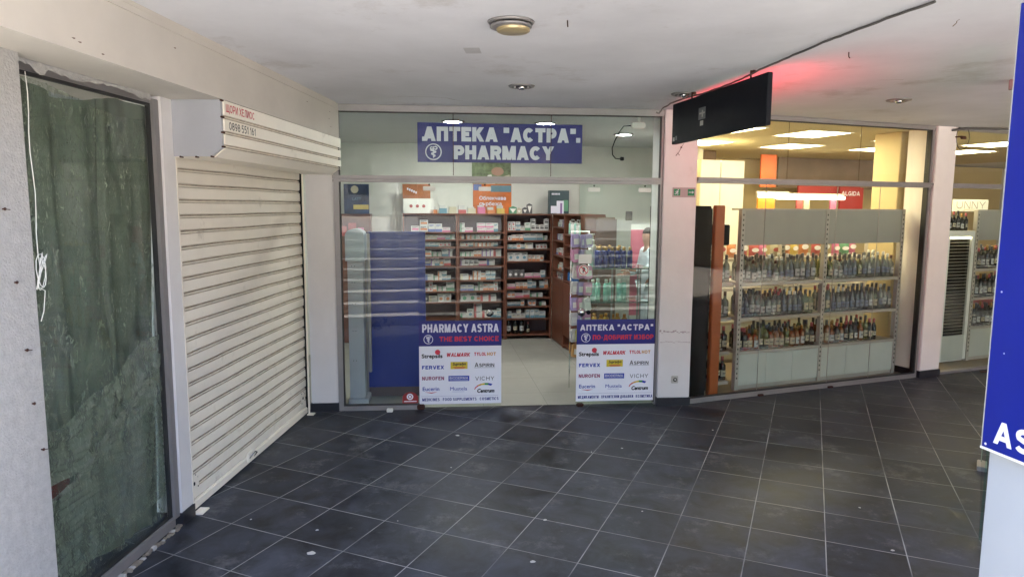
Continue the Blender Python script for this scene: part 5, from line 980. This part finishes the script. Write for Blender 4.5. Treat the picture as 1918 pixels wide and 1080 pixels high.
# creams and lotions
def lotion(body, cap, h=.16, r=.024, pump=0):
    root = MB().lathe([(r*.9, 0), (r, .005), (r, h*.75), (r*.7, h*.82)], (0, 0, 0), body, 12).build('lotion_bottle'); MB().lathe([(r*.6, h*.82), (r*.6, h*.98), (r*.5, h)], (0, 0, 0), cap, 10).build('cap', root)
    if pump: MB().lathe([(.004, h), (.004, h+.03), (.012, h+.031), (.012, h+.04)], (0, 0, 0), cap, 8).box(-.03, 0, -.005, .005, h+.03, h+.04, cap).build('pump', root)
    return root
LO = {'navy': (lotion(mat('navy lotion', (.02, .035, .20), .35), mat('golden cap', (.55, .33, .09), .35, .3), .2, .026), 'gold-capped navy lotion bottle'), 'mint': (lotion(mat('mint lotion', (.30, .60, .50), .35), m_white2, .19, .024), 'mint green lotion bottle'), 'orange': (lotion(mat('amber lotion', (.60, .30, .05), .3), mat('amber cap', (.5, .2, .03), .3), .17, .025), 'amber orange lotion bottle'), 'white': (lotion(m_white2, m_white2, .17, .022, 1), 'white pump bottle'), 'dblue': (lotion(mat('deep blue bottle', (.01, .10, .30), .3), CM['black'], .15, .024), 'black-capped deep blue bottle')}
lu = set()
def putl(k, fr, s, d_, z, where, group, sc=1):
    o, desc = LO[k]; c = o if k not in lu else copytree(o); lu.add(k); c.location = fr.w((s, d_, z)); c.rotation_euler = (0, 0, fr.a+random.uniform(-.2, .2)); c.scale = (sc,)*3; tag(c, (desc+' '+where).replace(' ,', ','), 'lotion bottle', group)
for i in range(8): putl('white' if i % 3 else 'mint', RS, .72+i*.085, .06, 1.501, 'on the top side shelf, outer bay', 'lotions on the side shelves', .9)
for i in range(9): putl('dblue', RS, .70+i*.078, .06, .901, 'on the lowest open side shelf', 'lotions on the side shelves', .85)
DCB = Frame(*PH.w((0, 0, 0)).xy, PH.a)
t = Thing('display_cabinet', 'glass display cabinet of lotions behind the right door pane', 'display cabinet', PH, (2.7, .55, 0))
c0, c1, e0, e1 = 2.37, 3.02, .55, 1.05
ZC = [1.24, .90, .56, .2]
for z in ZC: t.part('glass_shelf', MB().box(c0, c1, e0, e1, z-.01, z, m_glassg)); t.part('shelf_edge', MB().box(c0, c1, e0-.003, e0-.0005, z-.011, z+.001, mat('dark glass edge', (.04, .10, .08), .2)))
for s_, d_ in ((c0, e0), (c0+.24, e0), (c1-.12, e0), (c1-.01, e1-.01)): t.part('post', MB().bbox(s_, s_+.016, d_+.01, d_+.026, .006, ZC[0], m_alu, .002))
t.part('back_panel', MB().box(c0, c0+.2, e1, e1+.01, .2, 1.2, m_wood)); t.part('base', MB().box(c0, c1, e0, e1, .006, .19, m_boxs))
for i in range(8): putl('navy', PH, c0+.13+(i % 6)*.062, e0+.08+(i//6)*.1, ZC[0]+.001, 'in the display cabinet, top shelf', 'lotions in the display cabinet', 1.05)
for i in range(3): putl('navy', PH, c0+.16+i*.1, e0+.2, ZC[0]+.001, 'in the display cabinet, back row', 'lotions in the display cabinet', 1.1)
putl('mint', PH, c0+.04, e0+.09, ZC[0]+.001, 'at the left end of the cabinet top', 'lotions in the display cabinet'); putl('white', PH, c0+.09, e0+.24, ZC[0]+.001, 'behind the navy lotions in the display cabinet', 'lotions in the display cabinet', 1.6)
for i in range(6): putl('mint', PH, c0+.07+i*.068, e0+.1+(i % 2)*.08, ZC[1]+.001, 'in the display cabinet, middle shelf', 'lotions in the display cabinet', 1.15)
for i in range(7): putl('orange', PH, c0+.04+i*.06, e0+.08+(i % 2)*.06, ZC[2]+.001, 'in the display cabinet, lower shelf', 'lotions in the display cabinet', 1.2)
# hanging packs of pads seen through the right door pane, left of the cabinet
random.seed(21)
CP = {'pink': mat('pale pink pack', (.62, .30, .46), .35), 'lilac': mat('lilac pack', (.42, .34, .58), .35), 'cream': mat('pearl pack', (.62, .6, .58), .35), 'yellow': mat('lemon pack', (.62, .6, .12), .35), 'orange': mat('apricot pack', (.62, .36, .14), .35)}
for j, z in enumerate((1.55, 1.40, 1.24, 1.08, .92, .77, .6, .45)):
    for i in range(3):
        c = random.choice(['pink', 'lilac', 'pink', 'cream']) if j < 6 else random.choice(['yellow', 'cream', 'orange']); m2 = m_white2
        mb = MB().bbox(0, .085, 0, .05, 0, .13, CP[c], .01).box(.012, .072, -.002, -.0001, .03, .085, m2); s = 2.215+i*.06
        t = single('hanging_pack', mb, '%s hygiene pack behind the right door, row %s' % (c, ['one', 'two', 'three', 'four', 'five', 'six', 'seven', 'eight'][j]), 'package', WD, (0, 0, 0), 'hygiene packs behind the door pane'); t.location = PH.w((s+random.uniform(-.01, .01)-.01, .50-.02*i, z-.1)); t.rotation_euler = (random.uniform(-.1, .1), random.uniform(-.12, .12), PH.a+.3)
single('pack_rack', MB().box(2.2, 2.212, .62, .63, .006, 1.6, m_chrome).box(2.38, 2.392, .62, .63, .006, 1.6, m_chrome).box(2.2, 2.392, .618, .63, 1.6, 1.612, m_chrome), 'thin chrome rack carrying the hygiene packs', 'rack', PH, (2.3, .62, 0))
a = php(1115, 407, 1156, 520, PH, 1.35); single('brown_board', MB().bbox(a[0], a[1], 1.35, 1.38, .3, a[3], mat('taupe brown board', (.16, .10, .08), .55), .02), 'brown padded board with rounded corners behind the display cabinet', 'board', PH, (a[0], 1.35, .3))
a = php(1178, 420, 1232, 590, PH, 2.6); t = Thing('pink_banner', 'plain pink banner with a white top edge inside the pharmacy', 'banner', PH, (a[0], 2.6, a[2])); t.part('sheet', MB().box(a[0], a[1], 2.6, 2.61, a[2], a[3]-.07, mat('pink banner cloth', (.72, .20, .28), .6))); t.part('top_edge', MB().box(a[0], a[1], 2.598, 2.612, a[3]-.0695, a[3], m_white2)); t.part('foot', MB().box(a[0], a[1], 2.58, 2.63, .006, a[2]-.001, m_wall2 if False else m_pwall))
a = php(1172, 396, 1184, 413, PH, 2.9); single('wall_box', MB().bbox(a[0], a[1], 2.88, 2.92, a[2], a[3], m_cable, .004), 'small dark box on the pharmacy wall above the pink banner', 'wall box', PH, (a[0], 2.9, a[2]))
# camera and cable high on the right
a = PH.px(1192, 215, .3); t = Thing('security_camera', 'white camera with a dangling black lead under the pharmacy ceiling', 'camera', PH, (a[0], .3, 2.69)); t.part('bracket', MB().tube([(a[0]+.03, .3, 2.698), (a[0]+.03, .3, 2.64)], .012, m_white2, 8)); t.part('housing', MB().bbox(a[0]-.05, a[0]+.08, .25, .33, 2.585, 2.64, m_white2, .01)); g = MB(); g.tube([(a[0]-.05, .29, 2.61), (a[0]-.12, .3, 2.605), (a[0]-.16, .3, 2.55), (a[0]-.20, .3, 2.47), (a[0]-.225, .3, 2.40), (a[0]-.22, .3, 2.34), (a[0]-.19, .3, 2.305), (a[0]-.14, .3, 2.30)], .005, m_black, 6).bbox(a[0]-.145, a[0]-.11, .29, .31, 2.285, 2.32, m_black, .004); t.part('lead', g)

# ---- pharmacist in white
def skin_mesh(name, verts, edges, rad, m, parent=None, sub=2):
    me = bpy.data.meshes.new(name); me.from_pydata(verts, edges, []); o = bpy.data.objects.new(name, me); COL.objects.link(o)
    md = o.modifiers.new('skin', 'SKIN'); md.use_smooth_shade = True; L_ = me.skin_vertices[0].data if me.skin_vertices else None
    if L_ is None:
        bm = bmesh.new(); bm.from_mesh(me); bm.verts.layers.skin.verify(); bm.to_mesh(me); bm.free(); L_ = me.skin_vertices[0].data
    for i, r in enumerate(rad): L_[i].radius = r if isinstance(r, tuple) else (r, r); L_[i].use_root = (i == 0)
    s_ = o.modifiers.new('sub', 'SUBSURF'); s_.levels = sub; s_.render_levels = sub
    bpy.context.view_layer.update(); m2 = bpy.data.meshes.new_from_object(o.evaluated_get(bpy.context.evaluated_depsgraph_get())); m2.materials.clear(); m2.materials.append(m); m2.name = name
    bpy.data.objects.remove(o); q = bpy.data.objects.new(name, m2); COL.objects.link(q)
    if parent: q.parent = parent
    return q
px_, py_ = 1.33, 8.85
K = .93                                                     # facing -x, the right arm reaches forward
V_ = [(0, 0, .93), (0, 0, 1.10), (-.01, 0, 1.30), (-.02, 0, 1.42), (-.03, 0, 1.50), (-.045, 0, 1.58), (-.04, 0, 1.66),
      (0, .09, .86), (.0, .1, .48), (.02, .1, .08), (-.10, .11, .035), (0, -.09, .86), (-.02, -.1, .48), (.0, -.1, .08), (-.12, -.11, .035),
      (-.01, .17, 1.38), (-.05, .21, 1.13), (-.24, .18, 1.06), (-.32, .17, 1.06), (-.01, -.17, 1.38), (-.08, -.21, 1.14), (-.30, -.20, 1.15), (-.38, -.19, 1.16)]
E_ = [(0, 1), (1, 2), (2, 3), (3, 4), (4, 5), (5, 6), (0, 7), (7, 8), (8, 9), (9, 10), (0, 11), (11, 12), (12, 13), (13, 14), (2, 15), (15, 16), (16, 17), (17, 18), (2, 19), (19, 20), (20, 21), (21, 22)]
RD = [(.11, .15), (.10, .13), (.11, .15), .055, (.07, .065), (.095, .078), (.075, .065), .085, .058, .04, .04, .085, .058, .04, .04, .055, .042, .032, .03, .055, .042, .032, .03]
pe_ = skin_mesh('person', [tuple(c*K for c in v) for v in V_], E_, [tuple(q*K for q in r) if isinstance(r, tuple) else r*K for r in RD], m_skin)
pe_.location = (px_, py_, .006); pe_.rotation_euler = (0, 0, .25); tag(pe_, 'person in a white coat and trousers standing in front of the pink banner', 'person')
ci = [0, 1, 2, 15, 16, 17, 19, 20, 21, 7, 11]; mpi = {v: i for i, v in enumerate(ci)}
ce = [(mpi[a], mpi[b]) for a, b in E_ if a in mpi and b in mpi]
skin_mesh('coat', [tuple(c*K for c in V_[i]) for i in ci], ce, [tuple((q+.022)*K for q in RD[i]) if isinstance(RD[i], tuple) else (RD[i]+.02)*K for i in ci], m_coat, pe_)
ci = [0, 7, 8, 9, 11, 12, 13]; mpi = {v: i for i, v in enumerate(ci)}; ce = [(mpi[a], mpi[b]) for a, b in E_ if a in mpi and b in mpi]
skin_mesh('trousers', [tuple(c*K for c in V_[i]) for i in ci], ce, [tuple((q+.015)*K for q in RD[i]) if isinstance(RD[i], tuple) else (RD[i]+.022)*K for i in ci], m_coat, pe_)
hp = MB()
hb = MB(); hb.poly([(.0, 0, 0)], [], m_hair)
bm = bmesh.new(); bmesh.ops.create_uvsphere(bm, u_segments=16, v_segments=10, radius=1)
for v in bm.verts: v.co = Vector((v.co.x*.088-.022, v.co.y*.08, v.co.z*.09+1.625))*K
bmesh.ops.delete(bm, geom=[v for v in bm.verts if v.co.z < 1.60*K and v.co.x < -.03], context='VERTS')
me = bpy.data.meshes.new('hair'); bm.to_mesh(me); bm.free(); me.materials.append(m_hair); ho = bpy.data.objects.new('hair', me); COL.objects.link(ho); ho.parent = pe_
for sgn in (1, -1):
    bx = (-.40 if sgn < 0 else -.34)*K; by = (-.19 if sgn < 0 else .17)*K; bz = (1.16 if sgn < 0 else 1.06)*K; g = MB()
    for f, (dy, ln_) in enumerate(((-.03, .055), (-.012, .07), (.008, .075), (.027, .065))): g.tube([(bx, by+dy*.8, bz), (bx-ln_*.5, by+dy, bz-.004), (bx-ln_, by+dy, bz-.022)], [.009, .0085, .007], m_skin, 6)
    g.tube([(bx+.03, by-sgn*.03, bz), (bx-.0, by-sgn*.05, bz-.01), (bx-.03, by-sgn*.05, bz-.02)], [.01, .009, .008], m_skin, 6); g.build('hand_fingers', pe_)

# ---- small things on the arcade floor
m_gum = mat('trodden gum', (.42, .42, .40), .8)
random.seed(4)
spots = [(583, 1035, .02), (594, 992, .008), (857, 815, .014), (998, 1051, .013), (1021, 973, .010), (845, 875, .005), (470, 972, .006), (1108, 846, .006), (745, 975, .004), (1672, 1030, .009), (1610, 950, .007), (1335, 805, .006), (1165, 839, .008), (1203, 957, .005)]
for i, (x, y, r) in enumerate(spots):
    rr = RT*((x-959)/FPX) + DN*((y-540)/FPX) + FW; q = rr*(-HC/rr.z)
    n_ = 11; ph = random.random()*6; P_ = [(r*(1+.25*math.sin(2*a+ph)+.12*math.sin(5*a))*math.cos(a), r*(1+.2*math.cos(3*a+ph))*math.sin(a)) for a in [k*2*PI/n_ for k in range(n_)]]
    mb = MB(); mb.poly([(a, b, .0006) for a, b in P_]+[(a*.8, b*.8, .003) for a, b in P_], [tuple(range(n_, 2*n_))]+[(k, (k+1) % n_, (k+1) % n_+n_, k+n_) for k in range(n_)], m_gum)
    o = single('gum_spot', mb, 'flattened pale gum spot %s' % ['largest, on the tile left of centre near the viewer', 'just above the largest one', 'in front of the left door poster', 'low in the middle of the floor', 'above the one low in the middle', 'tiny, left of centre', 'small, near the foot of the shutter', 'small, before the right door', 'tiny, between the shutter and the centre', 'at the right, before the near pillar', 'at the right, above the one by the near pillar', 'before the liquor store window', 'before the pinkish pillar', 'tiny, right of the centre'][i], 'litter', WD, (0, 0, 0), 'gum spots on the tiles'); o.location = (q.x, q.y, .0)
g = MB(); g.bbox(-.05, .05, -.02, .02, .001, .012, m_rust, .004).tube([(.05, 0, .006), (.09, .01, .008), (.12, -.01, .004)], .006, m_rust, 5); o = single('debris', g, 'bit of dark debris on the sill of the narrow right window', 'litter'); o.location = LQ.w((3.95, -.12, 0))
for k in list(BT):
    if k not in used: [bpy.data.objects.remove(c) for c in list(BT[k][0].children)+[BT[k][0]]]
for k in LO:
    if k not in lu: [bpy.data.objects.remove(c) for c in list(LO[k][0].children)+[LO[k][0]]]
for b in boxes: bpy.data.objects.remove(b[0])

# ---- tell look-alikes apart by their order as seen in the photograph
NTH = ['first', 'second', 'third', 'fourth', 'fifth', 'sixth', 'seventh', 'eighth', 'ninth', 'tenth', 'eleventh', 'twelfth', 'thirteenth', 'fourteenth', 'fifteenth', 'sixteenth']
same = {}
bpy.context.view_layer.update()
for o in COL.objects:
    if o.parent is None and 'label' in o: same.setdefault(o['label'], []).append(o)
def seen_x(o): q = o.matrix_world.translation-Vector((0, 0, HC)); return q.dot(RT)/q.dot(FW)
for lab, L_ in same.items():
    if len(L_) > 1 and len(L_) <= 16 and len(lab.split()) <= 12:
        for i, o in enumerate(sorted(L_, key=seen_x)): o['label'] = lab+', %s such from left' % NTH[i]
